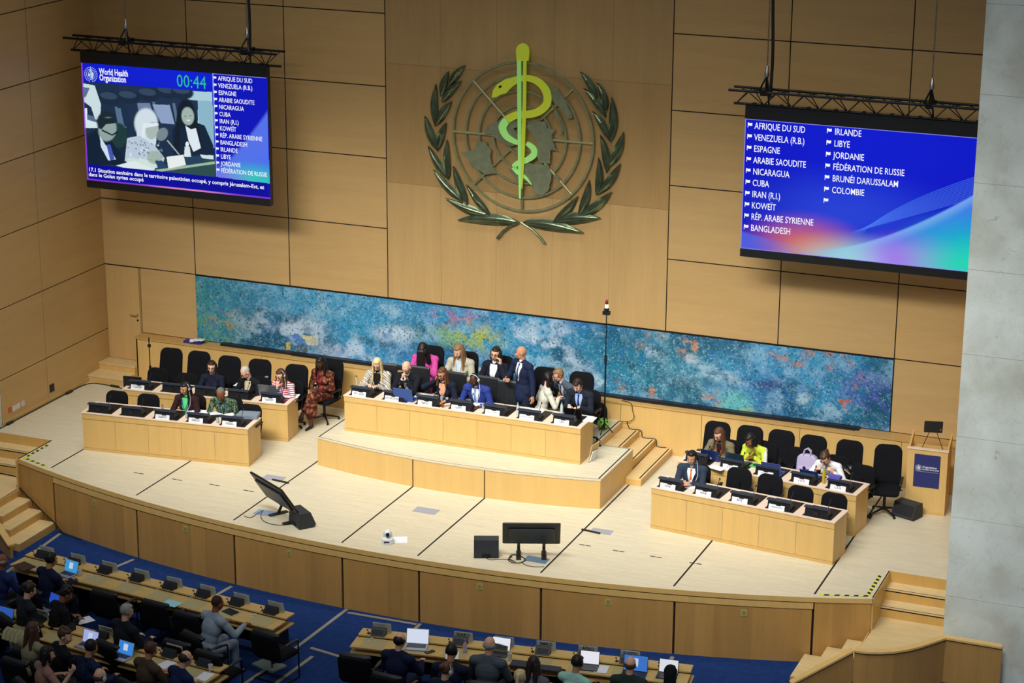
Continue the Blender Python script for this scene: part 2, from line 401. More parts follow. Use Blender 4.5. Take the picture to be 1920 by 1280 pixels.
# door
mb = MB(); mb.box(.03, .86, -.034, -.018, .325, 2.452, 0, (1.03, 1.03, 1.0)); d = tag(mb.obj('door_1', [M_wallv], tone=True), kind='structure')
mb = MB(); mb.tube([(.80, -.034, 1.38), (.80, -.09, 1.38), (.795, -.095, 1.38), (.64, -.095, 1.385)], .011); mb.lathe([(.026, 0), (.026, .01)], n=16, X=T(.80, -.034, 1.38) @ RX(90)); mb.obj('handle', M_chrome, d, True)
mb = MB(); mb.lathe([(.022, 0), (.022, .012)], n=14, X=T(.80, -.034, 1.26) @ RX(90)); mb.obj('lock', M_steel, d, True)
mb = MB()
for (a, b, c, e) in ((.005, .028, .32, 2.455), (.862, .9, .32, 2.455)): mb.box(a, b, -.026, -.0, c, e)
o = mb.obj('trim_1', mat('door_frame_wood', '#a98650', .5)); tag(o, kind='structure')
# ------------------------------------------------------------------ stage floor and front
CURVE = [(1.42, -5.62), (2.51, -6.05), (4.81, -6.62), (7.12, -6.99), (9.45, -7.2), (10.91, -7.2), (13.18, -7.06), (15.46, -6.68), (17.75, -6.08), (18.66, -5.76)]
_cx = np.array([p[0] for p in CURVE]); _cf = np.polyfit(_cx, [p[1] for p in CURVE], 4)
def cy(x): return float(np.polyval(_cf, x))
mb = MB()
def deck(x0, x1, yf, n=1):
    xs = np.linspace(x0, x1, n+1)
    for a, b in zip(xs[:-1], xs[1:]):
        mb.box(a, b, -10, 0, -.05, 0, 0, (1, 1, 1))
        base = len(mb.v)-8
        for k in range(8):
            v = mb.v[base+k]
            if v[1] == -10: mb.v[base+k] = (v[0], yf(v[0]), v[2])
SEAMS = [2.3, 4.62, 6.94, 9.26, 10.77, 13.06, 15.38, 17.70]
deck(0, 1.4, lambda x: -4.45); deck(1.4, 18.66, cy, 60); deck(18.66, 19.88, lambda x: -4.45)
for i, s in enumerate(SEAMS): mb.box(s-.016, s+.016, cy(s)+.14, (-3.0 if s in (6.94, 9.26, 10.77) else -.5), 0, .0025, 1)
tag(mb.obj('stage_floor', [M_floor, M_gap], tone=True), kind='structure')
# front wall of the stage: nosing, dark slot, band, upright panels with black gaps
mb = MB()
def ribbon(x0, x1, off, z0, z1, mi, tone=(1, 1, 1), n=12, th=.05):
    xs = np.linspace(x0, x1, n+1)
    for a, b in zip(xs[:-1], xs[1:]):
        ya, yb = cy(a)+off, cy(b)+off
        vs = [(a, ya, z0), (b, yb, z0), (b, yb+th, z0), (a, ya+th, z0), (a, ya, z1), (b, yb, z1), (b, yb+th, z1), (a, ya+th, z1)]
        mb.add(vs, [(3, 2, 1, 0), (4, 5, 6, 7), (0, 1, 5, 4), (1, 2, 6, 5), (2, 3, 7, 6), (3, 0, 4, 7)], mi, tone)
ribbon(1.4, 18.66, -.005, -.09, -.001, 2, (.96, .96, .93), 60)
ribbon(1.4, 18.66, .05, HALL, -.02, 1, n=60)
FS = [1.42, 2.45, 4.70, 7.02, 9.33, 10.85, 13.12, 15.44, 17.72, 18.66]
for i, (a, b) in enumerate(zip(FS[:-1], FS[1:])):
    end = i in (0, len(FS)-2)
    if not end: ribbon(a, b, .0, -.22, -.112, 2, (.92, .92, .88), 8)
    ws = .33; n = max(1, round((b-a)/ws)); xs = np.linspace(a+.02, b-.02, n+1)
    for k in range(n):
        t = 1+random.uniform(-.085, .085); t *= 1.1 if end else 1
        ribbon(xs[k], xs[k+1], .012, HALL, (-.10 if end else -.235), 0, (t, t, t*random.uniform(.95, 1.02)), 2)
tag(mb.obj('stage_front_wall', [M_front, M_gap, M_desk], tone=True), kind='structure')
# hall floor
mb = MB(); mb.quad((-6, -26, HALL), (30, -26, HALL), (30, -5.6, HALL), (-6, -5.6, HALL)); tag(mb.obj('floor', M_carpet), kind='structure')
k = 0
for pts in ([(2.65, -6.15), (2.8, -8.3)], [(4.66, -6.7), (4.35, -7.9)], [(7.0, -7.1), (6.8, -8.6)], [(9.42, -7.2), (9.3, -9.5), (9.0, -12.4)], [(10.9, -7.25), (10.95, -8.9)], [(13.16, -7.15), (13.22, -8.4)], [(15.47, -6.8), (15.65, -8.3)], [(17.75, -6.15), (18.2, -8.2)], [(9.56, -8.9), (10.5, -9.08), (10.8, -9.1)], [(9.5, -7.32), (10.85, -7.30)], [(9.75, -9.2), (9.5, -12.5)]):
    k += 1; mb = MB(); wd = .035
    for (a, b) in zip(pts[:-1], pts[1:]):
        d = Vector((b[0]-a[0], b[1]-a[1], 0)).normalized(); nn = Vector((-d.y, d.x, 0))*wd
        A = Vector((*a, HALL)); B = Vector((*b, HALL)); h = Vector((0, 0, .006))
        mb.add([A+nn, A-nn, B-nn, B+nn, A+nn+h, A-nn+h, B-nn+h, B+nn+h], [(0, 1, 2, 3), (7, 6, 5, 4), (0, 4, 5, 1), (1, 5, 6, 2), (2, 6, 7, 3), (3, 7, 4, 0)])
    tag(mb.obj('trim_%d' % (k+1), M_strip), kind='structure')
# ledge under the mural
mb = MB(); LF = -.36
edges = [.93, 4.05, 6.0, 9.3, 12.2, 13.9, 15.9, 17.9, XR]
for a, b in zip(edges[:-1], edges[1:]): mb.box(a+.004, b-.004, LF, LF+.04, .07, Z0-.04, 0, tone2(.02))
mb.box(.93, XR, LF+.012, -.03, 0, Z0-.045, 1); mb.box(.93, XR, LF-.005, LF+.05, 0, .075, 0, (.93, .9, .86)); mb.box(.925, .965, LF, -.03, .0, Z0-.04, 0, (.95, .95, .93))
lb = mb.obj('ledge_cabinet', [M_desk, M_gap], tone=True)
tag(lb, 'long low wooden ledge cabinet running under the blue mural', 'ledge')
mb = MB(); mb.box(.9, XR, LF-.02, -.028, Z0-.04, Z0, 0, (.80, .74, .66)); mb.obj('ledge_top', [M_desk], lb, tone=True)
mb = MB()
mb.box(2.95, 9.6, -.20, -.05, Z0, Z0+.045); mb.box(9.62, 17.02, -.20, -.05, Z0, Z0+.045); mb.box(4.7, 9.0, -.235, -.2, Z0, Z0+.03); mb.box(12.2, 16.95, -.235, -.2, Z0, Z0+.03)
o = mb.obj('light_trough', M_black); tag(o, 'long black floodlight trough lying on the ledge below the mural', 'light bar')
# door steps
def steps_thing(name, label, boxes, cat='steps'):
    r = empty(name, (0, 0, 0), 0, label, cat)
    for i, bx in enumerate(boxes):
        x0, x1, y0, y1, z0, z1 = bx; m = MB(); m.box(x0, x1, y0, y1, z0, z1-.03, 0, (.97, .95, .9)); m.box(x0, x1, y0-.012, y1, z1-.03, z1, 1, (1, 1, 1))
        st = m.obj('step', [M_desk, M_tread], r, tone=True)
    return r
r = steps_thing('door_steps', 'two wooden steps leading up to the small veneer door', [(.012, .925, -.91, -.45, 0, .165), (.012, .925, -.45, -.035, 0, .32)])
# right and left side stairs of the stage
ZB = -.38
ARC = [tuple(G(x, y, ZB)[:2]) for x, y in ((1603, 1216), (1625, 1219), (1650, 1219.5), (1675, 1218), (1700, 1214), (1722, 1208.5), (1745, 1201), (1760, 1196), (1772, 1192))]
def side_stairs(mir):
    fx = (lambda x: 20.07-x-.0) if mir else (lambda x: x)
    name = 'side_stairs'; lab = ('wooden side stairs with landing beside the stone wall edge, cable lying down them' if mir else 'wooden side stairs and landing behind the curved balustrade by the stone pillar')
    r = empty(name, (0, 0, 0), 0, lab, 'stairs')
    def B(x0, x1, y0, y1, z0, z1, nm='step', nose=None):
        a, b = sorted((fx(x0), fx(x1))); m = MB(); m.box(a, b, y0, y1, z0, z1-.025, 0, (.90, .86, .74)); m.box(a, b, y0-.01, y1, z1-.025, z1-.001, 1, (1, 1, 1))
        if nose == 'y': m.box(a, b, y0+.004, y0+.02, z1-.002, z1+.001, 2)
        return m.obj(nm, [M_desk, M_tread, M_gap], r, tone=True)
    xi = 18.67; xo = 19.855 if not mir else 20.06
    B(xi, xo, -4.78, -4.46, -.25, -.2, nose='y'); B(xi, xo, -5.10, -4.78, -.45, -.4, nose='y')
    m = MB(); a, b = sorted((fx(xi), fx(xo)))
    for (y, z0, z1) in ((-4.462, -.2, -.002), (-4.78, -.4, -.225), (-5.1, -.6, -.425)): m.box(a, b, y, y+.02, z0, z1, 0, (.88, .82, .68))
    m.obj('riser', [M_desk], r, tone=True)
    # landing with curved outer edge
    pts = [(18.67, -5.10), (18.67, -5.72)] + ([(18.64, -6.5)] if mir else [(18.62, ARC[0][1]+.04)]) + ([(18.98, -6.36), (19.37, -6.1), (19.65, -5.74), (19.84, -5.42)] if mir else [(x, y+.04) for x, y in ARC[1:]]) + [(19.84, -5.10)]
    P = [(fx(x), y) for x, y in pts]; m = MB(); m.prism(P, -.66, -.6, mi=0); m.obj('landing', [M_tread], r, tone=True)
    # inner cheek under the deck edge
    m = MB(); a, b = sorted((fx(18.64), fx(18.67))); m.box(a, b, -5.72, -4.45, HALL, -.05, 0, (.95, .93, .85)); m.box(a, b, -5.72, -4.45, -.05, 0, 0, (1, 1, 1)); m.obj('cheek_panel', [M_desk], r, tone=True)
    for i, (x0, x1, z) in enumerate(((18.30, 18.64, -.755), (17.98, 18.30, -.905), (17.62, 17.98, -1.055))):
        a, b = sorted((fx(x0), fx(x1))); ya = ((-6.55, -6.80, -7.05) if not mir else (-6.76, -7.0, -7.22))[i]
        m = MB(); yb = cy(fx(x0))+.012 if True else 0
        m.box(a, b, ya, min(cy(a), cy(b))-.0, HALL, z-.02, 0, (.95, .9, .8)); m.box(a-.0, b+.0, ya, min(cy(a), cy(b)), z-.02, z, 1, (1, 1, 1)); m.obj('step', [M_desk, M_tread], r, tone=True)
    m = MB(); a, b = sorted((fx(18.30), fx(18.67))); m.box(min(fx(18.64), fx(18.62)), max(fx(18.64), fx(18.62)), -6.5, -5.76, HALL, -.62, 0, (.95, .9, .8)); m.obj('riser', [M_desk], r, tone=True)
    return r
side_stairs(False); side_stairs(True)
# balustrades
def balustrade(label, path, zt, zb, gaps=()):
    r = empty('balustrade', (0, 0, 0), 0, label, 'balustrade'); th = .03
    for nm, mm, w, dz0, dz1 in (('panel', [M_front, M_gap], th, None, -.035), ('top_rail', [M_desk], .065, -.035, 0)):
        m = MB()
        V2 = [Vector((*p, 0)) for p in path]; NN = []
        for i in range(len(V2)):
            d = (V2[min(i+1, len(V2)-1)]-V2[i]).normalized() if i < len(V2)-1 else (V2[i]-V2[i-1]).normalized(); d0 = (V2[i]-V2[i-1]).normalized() if i else d
            n1 = Vector((-d.y, d.x, 0)); n0 = Vector((-d0.y, d0.x, 0)); av = (n0+n1).normalized(); NN.append(av*w/max(av.dot(n1), .5))
        for i in range(len(path)-1):
            a, b = V2[i], V2[i+1]; za, zb_ = zt[i], zt[i+1]; na, nb = NN[i], NN[i+1]; lo = lambda z: zb if dz0 is None else z+dz0
            vs = [a+na+Vector((0, 0, lo(za))), a-na+Vector((0, 0, lo(za))), b-nb+Vector((0, 0, lo(zb_))), b+nb+Vector((0, 0, lo(zb_))),
                  a+na+Vector((0, 0, za+dz1)), a-na+Vector((0, 0, za+dz1)), b-nb+Vector((0, 0, zb_+dz1)), b+nb+Vector((0, 0, zb_+dz1))]
            t = 1+random.uniform(-.04, .04) if nm == 'panel' else 1.08
            m.add(vs, [(0, 1, 2, 3), (7, 6, 5, 4), (0, 4, 5, 1), (1, 5, 6, 2), (2, 6, 7, 3), (3, 7, 4, 0)], 0, (t, t, t))
        m.obj(nm, mm, r, tone=True)
    return r
balustrade('curved wooden balustrade around the landing at the foot of the stone pillar', ARC+[tuple(G(1880, 1210, ZB)[:2])], [ZB]*(len(ARC)+1), HALL)
_p = G(1603, 1216, ZB); _q = G(1482, 1278, -.9)
balustrade('sloping wooden balustrade running down beside the steps near the stone pillar', [(_p[0]-.03, _p[1]-.01), (_q[0], _q[1])], [ZB, -.9], HALL)
balustrade('white capped sloping balustrade beside the stairs at the picture\'s left edge', [(.95, -6.5), (1.9, -7.15), (2.50, -7.56)], [-.30, -.72, -.93], HALL)
# hazard tape
def tape(name, label, pts):
    m = MB(); L = 0
    for (a, b) in zip(pts[:-1], pts[1:]):
        a = Vector((*a, 0)); b = Vector((*b, 0)); d = (b-a); n = max(1, int(d.length/.075)); d.normalize(); nn = Vector((-d.y, d.x, 0))*.03
        for k in range(n):
            p = a+(b-a)*k/n; q = a+(b-a)*(k+1)/n; s = d*.025
            m.add([p+nn+s, p-nn-s+s, q-nn, q+nn+s, ], [(0, 1, 2, 3)], k % 2)
    for i, v in enumerate(m.v): m.v[i] = (v[0], v[1], .004)
    o = m.obj(name, [mat('tape_yellow', '#d9d83a', .6), M_ink]); return tag(o, label, 'tape')
tape('hazard_tape', 'yellow and black hazard tape on the stage corner by the balustraded stairs', [(17.76, cy(17.76)+.12), (18.1, cy(18.1)+.12), (18.55, cy(18.55)+.12), (18.55, -4.75)])
tape('hazard_tape', 'yellow and black hazard tape on the stage corner near the cable and floor sockets', [(2.2, cy(2.2)+.12), (1.5, cy(1.5)+.12), (1.5, -4.75)])
# ------------------------------------------------------------------ podium
PZ = .59
pod = empty('podium', (0, 0, 0), 0, 'raised curved wooden podium under the long central desk', 'podium')
PF = [(7.03, -3.64), (8.06*1.0, -3.83), (9.27, -3.97), (10.0, -4.02), (10.76, -4.0), (12.0, -3.88), (12.99, -3.68)]
_pf = np.polyfit([p[0] for p in PF], [p[1] for p in PF], 2); py_ = lambda x: float(np.polyval(_pf, x))
mb = MB(); xs = np.linspace(7.03, 12.99, 25)
for a, b in zip(xs[:-1], xs[1:]):
    yb_ = -.36 if b <= 12.25 else -1.85
    vs = [(a, py_(a), PZ-.03), (b, py_(b), PZ-.03), (b, yb_, PZ-.03), (a, yb_, PZ-.03), (a, py_(a), PZ), (b, py_(b), PZ), (b, yb_, PZ), (a, yb_, PZ)]
    mb.add(vs, [(3, 2, 1, 0), (4, 5, 6, 7), (0, 1, 5, 4), (1, 2, 6, 5), (2, 3, 7, 6), (3, 0, 4, 7)], 0)
mb.obj('deck', [M_floor], pod, tone=True)
mb = MB()
def strip(pts, w=.014, z=PZ):
    for a, b in zip(pts[:-1], pts[1:]):
        a = Vector((*a, z+.002)); b = Vector((*b, z+.002)); d = (b-a).normalized(); nn = Vector((-d.y, d.x, 0))*w
        mb.add([a+nn, a-nn, b-nn, b+nn], [(0, 1, 2, 3)])
strip([(x, py_(x)+.04) for x in xs], .006); strip([(7.07, -3.6), (7.07, -.5)]); strip([(12.93, -3.64), (12.93, -1.87)]); strip([(12.98, -1.88), (12.22, -1.88)], .008); strip([(12.19, -1.86), (12.19, -.4)])
mb.obj('edge_strip', M_gap, pod)
mb = MB(); segs = [7.03, 9.26, 10.76, 12.99]
for a, b in zip(segs[:-1], segs[1:]):
    q = np.linspace(a+.012, b-.012, 9)
    for c, d in zip(q[:-1], q[1:]):
        mb.add([(c, py_(c)+.01, 0), (d, py_(d)+.01, 0), (d, py_(d)+.05, 0), (c, py_(c)+.05, 0), (c, py_(c)+.01, PZ-.035), (d, py_(d)+.01, PZ-.035), (d, py_(d)+.05, PZ-.035), (c, py_(c)+.05, PZ-.035)],
               [(3, 2, 1, 0), (4, 5, 6, 7), (0, 1, 5, 4), (1, 2, 6, 5), (2, 3, 7, 6), (3, 0, 4, 7)], 0, (1, 1, 1))
mb.box(12.94, 12.985, -3.64, -1.85, 0, PZ-.03, 0, (.98, .96, .93)); mb.box(7.035, 7.08, -3.6, -.37, 0, PZ-.03, 0, (1, 1, 1)); mb.box(12.25, 12.98, -1.9, -1.86, 0, PZ-.03, 0, (1, 1, 1)); mb.box(12.21, 12.25, -1.86, -.37, 0, PZ-.03, 0, (.95, .9, .85))
q = np.linspace(7.04, 12.95, 20)
for c, d in zip(q[:-1], q[1:]): mb.quad((c, py_(c)+.04, 0), (d, py_(d)+.04, 0), (d, py_(d)+.04, PZ-.03), (c, py_(c)+.04, PZ-.03), 1)
mb.obj('side_panels', [M_desk, M_gap], pod, tone=True)
st = empty('podium_steps', (0, 0, 0), 0, 'three wooden steps with black nosing strips leading up onto the podium', 'steps')
for (x0, x1, y0, z) in ((12.25, 12.60, -1.84, .44), (12.60, 12.95, -1.84, .295), (12.95, 13.30, -2.26, .15)):
    mb = MB(); x0_ = x0; mb.box(x0_, x1, y0, -.38, 0, z-.03, 0, (.97, .93, .86)); mb.box(x0_, x1+.008, y0-.005, -.38, z-.03, z, 1, (.96, .92, .86)); mb.box(x1-.055, x1-.03, y0+.04, -.42, z, z+.003, 2)
    if z == .15: mb.v = [(12.99 if (abs(v[0]-12.95) < 1e-6 and v[1] < -1.8) else v[0], v[1], v[2]) for v in mb.v]
    mb.obj('step', [M_desk, M_tread, M_gap], st, tone=True)
# ------------------------------------------------------------------ mural
def build_mural():
    x0, x1, z0, z1 = PW+.008, XC1+2*PW-.008, Z0+.02, Z0+WH-.02; nx, nz = 1150, 112
    X, Z, px, py = photo_coords(x0, x1, z0, z1, -.02, nx, nz); u = X; v = Z
    n1 = fbm(u, v, 1.1, 1.3, 3, 5); n2 = fbm(u+9, v, 3.5, 4, 11, 4); n3 = fbm(u, v+5, 8, 9, 21, 3); n4 = vnoise(u, v, 22, 24, 33); n5 = vnoise(u+3, v, 15, 17, 44)
    img = np.zeros(X.shape+(3,)); A = L3('#2f90bc'); B = L3('#125878'); C = L3('#9fcce0')
    t = sstep(.35, .65, n1)[..., None]; img[:] = A*(1-t)+B*t
    t = sstep(.48, .72, n2)[..., None]; img[:] = img*(1-t*.6)+C*t*.6
    tx = (px-370)/1300
    def blob(cx, cy, rx, ry, col, op=.8, ang=0, soft=.6, n=None):
        m = in_ell(px, py, cx, cy, rx, ry, ang, soft)
        if n is not None: m = m*n
        paint(img, m, col, op)
    nn = sstep(.35, .6, n2); n3m = sstep(.4, .6, n3)
    blob(385, 585, 60, 80, '#2f8d86', .8, soft=.8); blob(400, 625, 60, 30, '#5c9a50', .7, n=n3m); blob(435, 600, 40, 22, '#b98a5a', .55, n=n3m)
    blob(480, 560, 90, 40, '#3f93b4', .5)
    blob(540, 610, 80, 22, '#c4d8ea', .75, 10, .6, nn); blob(650, 655, 70, 20, '#bccfe8', .7, 8, .6, nn); blob(742, 625, 42, 16, '#c4d8e8', .7, 5, .5)
    blob(640, 560, 160, 30, '#4d9dc0', .5, 8, .7); blob(560, 540, 120, 16, '#86bad6', .6, 8, .7, n3m); blob(800, 580, 120, 25, '#2f86b8', .6, 8, .8)
    blob(855, 597, 42, 16, '#b06a9c', .8, 6, .7, n3m); blob(885, 632, 50, 26, '#b9b93c', .95, 6, .7, n3m); blob(850, 640, 60, 26, '#4f9f6a', .6, 6, .8, n3m)
    blob(900, 690, 80, 30, '#1c6fa6', .7, 6, .8); blob(790, 670, 70, 30, '#1f76b4', .6, 6, .8)
    for (a, b, c, d, r) in ((930, 590, 1130, 700, 12), (1000, 605, 1090, 640, 22), (960, 625, 1060, 655, 8), (1070, 660, 1130, 740, 16)):
        L = math.hypot(c-a, d-b); blob((a+c)/2, (b+d)/2, L/2, r, '#bcd0e4', .7, math.degrees(math.atan2(d-b, c-a)), .6, nn)
    blob(1100, 600, 50, 20, '#1d5fa8', .6, 6, .8); blob(1165, 660, 70, 60, '#17698f', .7, 0, .8); blob(1230, 690, 110, 50, '#1d7f93', .6, 8, .8)
    for (a, b, r) in ((1230, 628, 12), (1298, 648, 16), (1300, 660, 20), (1460, 670, 16), (1500, 682, 14), (1565, 664, 14), (1600, 680, 10), (1615, 705, 12), (1592, 718, 12), (1345, 750, 18), (1230, 735, 14), (1172, 722, 12), (1560, 690, 8), (1205, 650, 8), (1517, 664, 12)):
        blob(a, b, r*1.3, r*.7, '#c47a30', .85, 20, .7, n3m)
    blob(1500, 700, 130, 60, '#4a94c8', .5, 10, .8, nn); blob(1520, 770, 120, 34, '#8fbcd8', .5, 8, .7, nn); blob(1640, 760, 40, 50, '#2d3a9c', .8, 0, .8, nn); blob(1600, 725, 50, 30, '#3a4cae', .6, 0, .8, nn)
    blob(1420, 735, 60, 40, '#2f6fb0', .5, 0, .8); blob(1378, 755, 32, 24, '#59b6b4', .85, 0, .4); blob(1380, 770, 36, 8, '#a5bb4a', .8, 0, .6, n3m); blob(1440, 720, 26, 10, '#2c3f7c', .8, 0, .6)
    for k, (a, b, c, d, r) in enumerate(((960, 620, 1010, 640, 9), (1180, 640, 1240, 668, 9), (1260, 655, 1330, 700, 10), (1330, 690, 1400, 720, 10), (1440, 690, 1500, 720, 12), (1480, 740, 1560, 770, 12), (690, 560, 760, 590, 12), (600, 560, 640, 590, 10), (1100, 700, 1160, 735, 9))):
        L = math.hypot(c-a, d-b); blob((a+c)/2, (b+d)/2, L/2, r, '#b4d3e4', .6, math.degrees(math.atan2(d-b, c-a)), .8, nn)
    for k, (a, b, rx, ry) in enumerate(((1200, 680, 40, 14), (1280, 720, 46, 14), (1350, 710, 40, 12), (1140, 720, 30, 14), (1220, 655, 34, 10), (470, 640, 40, 10), (700, 640, 30, 8), (860, 665, 50, 14))): blob(a, b, rx, ry, '#0e4560', .75, 12, .9, n3m)
    # starfish shape and house shape
    for poly, col in (([(1568, 747), (1598, 749), (1587, 756), (1584, 770), (1580, 757)], '#d0602a'), ([(546, 628), (560, 624), (583, 652), (562, 650)], '#3f74c0'), ([(556, 650), (566, 642), (584, 652), (572, 662), (554, 660)], '#47554e'), ([(564, 626), (596, 630), (598, 646), (578, 646)], '#d7cf9a'),
                      ([(531, 520), (533, 520), (533, 552), (530, 552)], '#1e6d5a'), ([(538, 640), (546, 640), (546, 655), (538, 655)], '#c8b24a')):
        paint(img, in_poly(px, py, poly), col, .9)
    mu = empty('mural', (0, 0, 0), 0, 'wide abstract mural in blue and white dabs of paint across the stage wall', 'painting')
    grid_mesh('painted_canvas', x0, x1, z0, z1, -.052, nx, nz, img, dabmat('mural_paint'), mu)
    m = MB(); m.box(x0-.004, x1+.004, -.050, -.030, z0-.004, z1+.004); m.obj('backing_board', M_gap, mu)
build_mural()
# ------------------------------------------------------------------ emblem
def emblem():
    r = empty('wall_emblem', (0, 0, 0), 0, 'huge metal emblem of a globe, olive leaves and a yellow-green serpent on a staff', 'emblem')
    q = lambda X, Y: (WY(740+X/2.91, 40+Y/2.91, 0)[0], WY(740+X/2.91, 40+Y/2.91, 0)[2])
    bronze = mat('emblem_bronze', '#9a9c74', .38, metal=.45, noise=((7, 7, 7), .15, 3)); leafm = mat('leaf_bronze', '#6f7d62', .24, metal=.8, noise=((6, 6, 6), .3, 4))
    mapm = mat('map_metal', '#8b9172', .45, metal=.4, noise=((9, 9, 9), .15, 5))
    XF = Matrix(((1, 0, 0, 0), (0, 0, 1, 0), (0, 1, 0, 0), (0, 0, 0, 1)))   # local (x,z,depth)
    cx, cz, R = 9.925, 6.14, 1.50
    def ring(rad, w=.028, dep=.03, y=-.10):
        m = MB(); n = 96; vs = []
        for i in range(n):
            t = 2*PI*i/n
            for rr, yy in ((rad-w, y+dep/2), (rad-w*.7, y-dep/2), (rad+w*.7, y-dep/2), (rad+w, y+dep/2)): vs.append((cx+rr*math.cos(t), yy, cz+rr*math.sin(t)))
        fs = [(i*4+k, i*4+(k+1) % 4, ((i+1) % n)*4+(k+1) % 4, ((i+1) % n)*4+k) for i in range(n) for k in range(4)]
        m.add(vs, fs); m.obj('globe_ring', bronze, r, True)
    for f_ in (1.0, .815, .62, .42, .235): ring(R*f_)
    for a in (0, 45, 90, 135, 180, 225, 270, 315):
        m = MB(); t = math.radians(a); r0 = R*.235 if a not in (45,) else R*.235
        m.tube([(cx+r0*math.cos(t), -.10, cz+r0*math.sin(t)), (cx+R*math.cos(t), -.10, cz+R*math.sin(t))], .026, 6); m.obj('meridian_bar', bronze, r, True)
    rnd = random.Random(5)
    def rough(poly, amp=5, step=16):
        out = []
        for i in range(len(poly)):
            a = poly[i]; b = poly[(i+1) % len(poly)]; L = math.hypot(b[0]-a[0], b[1]-a[1]); n = max(1, int(L/step))
            for k in range(n):
                t = k/n; out.append((a[0]+(b[0]-a[0])*t+rnd.uniform(-amp, amp), a[1]+(b[1]-a[1])*t+rnd.uniform(-amp, amp)))
        return out
    conts = [[(465, 642), (512, 650), (537, 690), (535, 735), (567, 825), (520, 825), (490, 815), (430, 770), (412, 742), (380, 712), (450, 695)],
             [(520, 565), (545, 550), (600, 530), (650, 530), (715, 535), (725, 555), (690, 560), (660, 580), (700, 620), (705, 650), (690, 668), (640, 672), (600, 650), (570, 640), (548, 605), (505, 610)],
             [(725, 560), (760, 540), (830, 535), (850, 575), (892, 580), (870, 610), (880, 660), (905, 700), (865, 690), (860, 765), (800, 760), (785, 700), (790, 660), (760, 600)],
             [(640, 800), (690, 790), (745, 765), (850, 775), (868, 830), (858, 900), (818, 947), (775, 930), (762, 880), (720, 860), (680, 850)],
             [(860, 350), (900, 355), (940, 420), (985, 520), (960, 525), (910, 460), (880, 430), (868, 400)],
             [(880, 825), (905, 830), (915, 862), (895, 862)], [(880, 465), (915, 510), (935, 590), (915, 610), (922, 560), (895, 510)]]
    for c in conts:
        m = MB(); m.prism([q(*p) for p in rough(c)], -.145, -.118, XF); m.obj('continent', mapm, r)
    leaves = [((395, 235), (305, 345), 40), ((303, 268), (262, 405), 42), ((375, 320), (265, 438), 42), ((235, 338), (232, 568), 44), ((322, 432), (235, 562), 44), ((175, 512), (245, 702), 50),
              ((290, 548), (245, 695), 42), ((192, 675), (302, 855), 45), ((296, 640), (305, 852), 42), ((220, 805), (380, 978), 46), ((330, 785), (407, 990), 48), ((285, 960), (522, 1052), 50), ((400, 885), (528, 1048), 40), ((352, 1078), (690, 1092), 62),
              ((1020, 270), (1112, 418), 40), ((1112, 330), (1165, 482), 42), ((1038, 360), (1160, 520), 42), ((1192, 410), (1185, 655), 48), ((1085, 485), (1182, 648), 42), ((1257, 598), (1173, 790), 50), ((1130, 615), (1165, 822), 45),
              ((1240, 770), (1112, 938), 45), ((1120, 738), (1108, 942), 42), ((1192, 925), (1005, 1062), 50), ((1070, 860), (1010, 1058), 45), ((1130, 1068), (872, 1085), 62), ((1008, 948), (875, 1085), 42), ((1038, 1148), (700, 1092), 60)]
    for tip, base, wd in leaves:
        a = Vector((*q(*base), 0)); b = Vector((*q(*tip), 0)); L = (b-a).length; d = (b-a)/L; nn = Vector((-d.y, d.x, 0)); hw = wd/2.91/118*.66
        sgn = 1 if tip[0] < 700 else -1
        if tip[1] > 1060: sgn = -sgn*.6
        n = 14; vs = []
        for i in range(n+1):
            t = i/n; w_ = hw*(math.sin(PI*t**.85)**.8)*(1 if t < 1 else 0)+.002; c = a+d*L*t+nn*sgn*math.sin(PI*t)*L*.05
            for s_, dep in ((-1, -.07), (-.5, -.115), (0, -.10-.045*math.sin(PI*t)), (.5, -.115), (1, -.07)):
                p = c+nn*w_*s_; vs.append((p.x, dep, p.y))
            vs.append((c.x, -.06, c.y))
        fs = []
        for i in range(n):
            for k in range(4): fs.append((i*6+k, i*6+k+1, (i+1)*6+k+1, (i+1)*6+k))
            fs += [(i*6+4, i*6+5, (i+1)*6+5, (i+1)*6+4), (i*6+5, i*6, (i+1)*6, (i+1)*6+5)]
        m = MB(); m.add(vs, fs); o = m.obj('olive_leaf', leafm, r, 70)
    for pts in ([(690, 1090), (640, 1110), (600, 1140), (570, 1178)], [(700, 1090), (760, 1130), (800, 1170), (828, 1205)]):
        m = MB(); P = [q(*p) for p in pts]; m.tube([(x, -.10, z) for x, z in P], [.018, .022, .026, .03], 8); m.obj('stem', leafm, r, True)
    # serpent and staff
    snake = mat('serpent_projected_yellow', '#c3cf3a', .45, emit='#9fb41e', es=.22); snk2 = mat('serpent_projected_pale', '#a8e887', .45, emit='#7fc45e', es=.25)  # emission stands in for light projected onto the serpent and staff
    def rib(pts, ws, y0=-.185, y1=-.16, mm=snake, name='serpent'):
        # catmull ribbon
        P = [Vector((*q(*p), 0)) for p in pts]; out = []; W = []
        for i in range(len(P)-1):
            p0, p1, p2, p3 = P[max(i-1, 0)], P[i], P[i+1], P[min(i+2, len(P)-1)]
            for k in range(8):
                t = k/8; out.append(.5*((2*p1)+(-p0+p2)*t+(2*p0-5*p1+4*p2-p3)*t*t+(-p0+3*p1-3*p2+p3)*t**3)); W.append(ws[i]+(ws[i+1]-ws[i])*t)
        out.append(P[-1]); W.append(ws[-1]); Lf, Rt = [], []
        for i, p in enumerate(out):
            d = (out[min(i+1, len(out)-1)]-out[max(i-1, 0)]).normalized(); nn = Vector((-d.y, d.x, 0))*W[i]*1.15/2.91/118/2
            Lf.append(p+nn); Rt.append(p-nn)
        vs = []; fs = []; n = len(out)
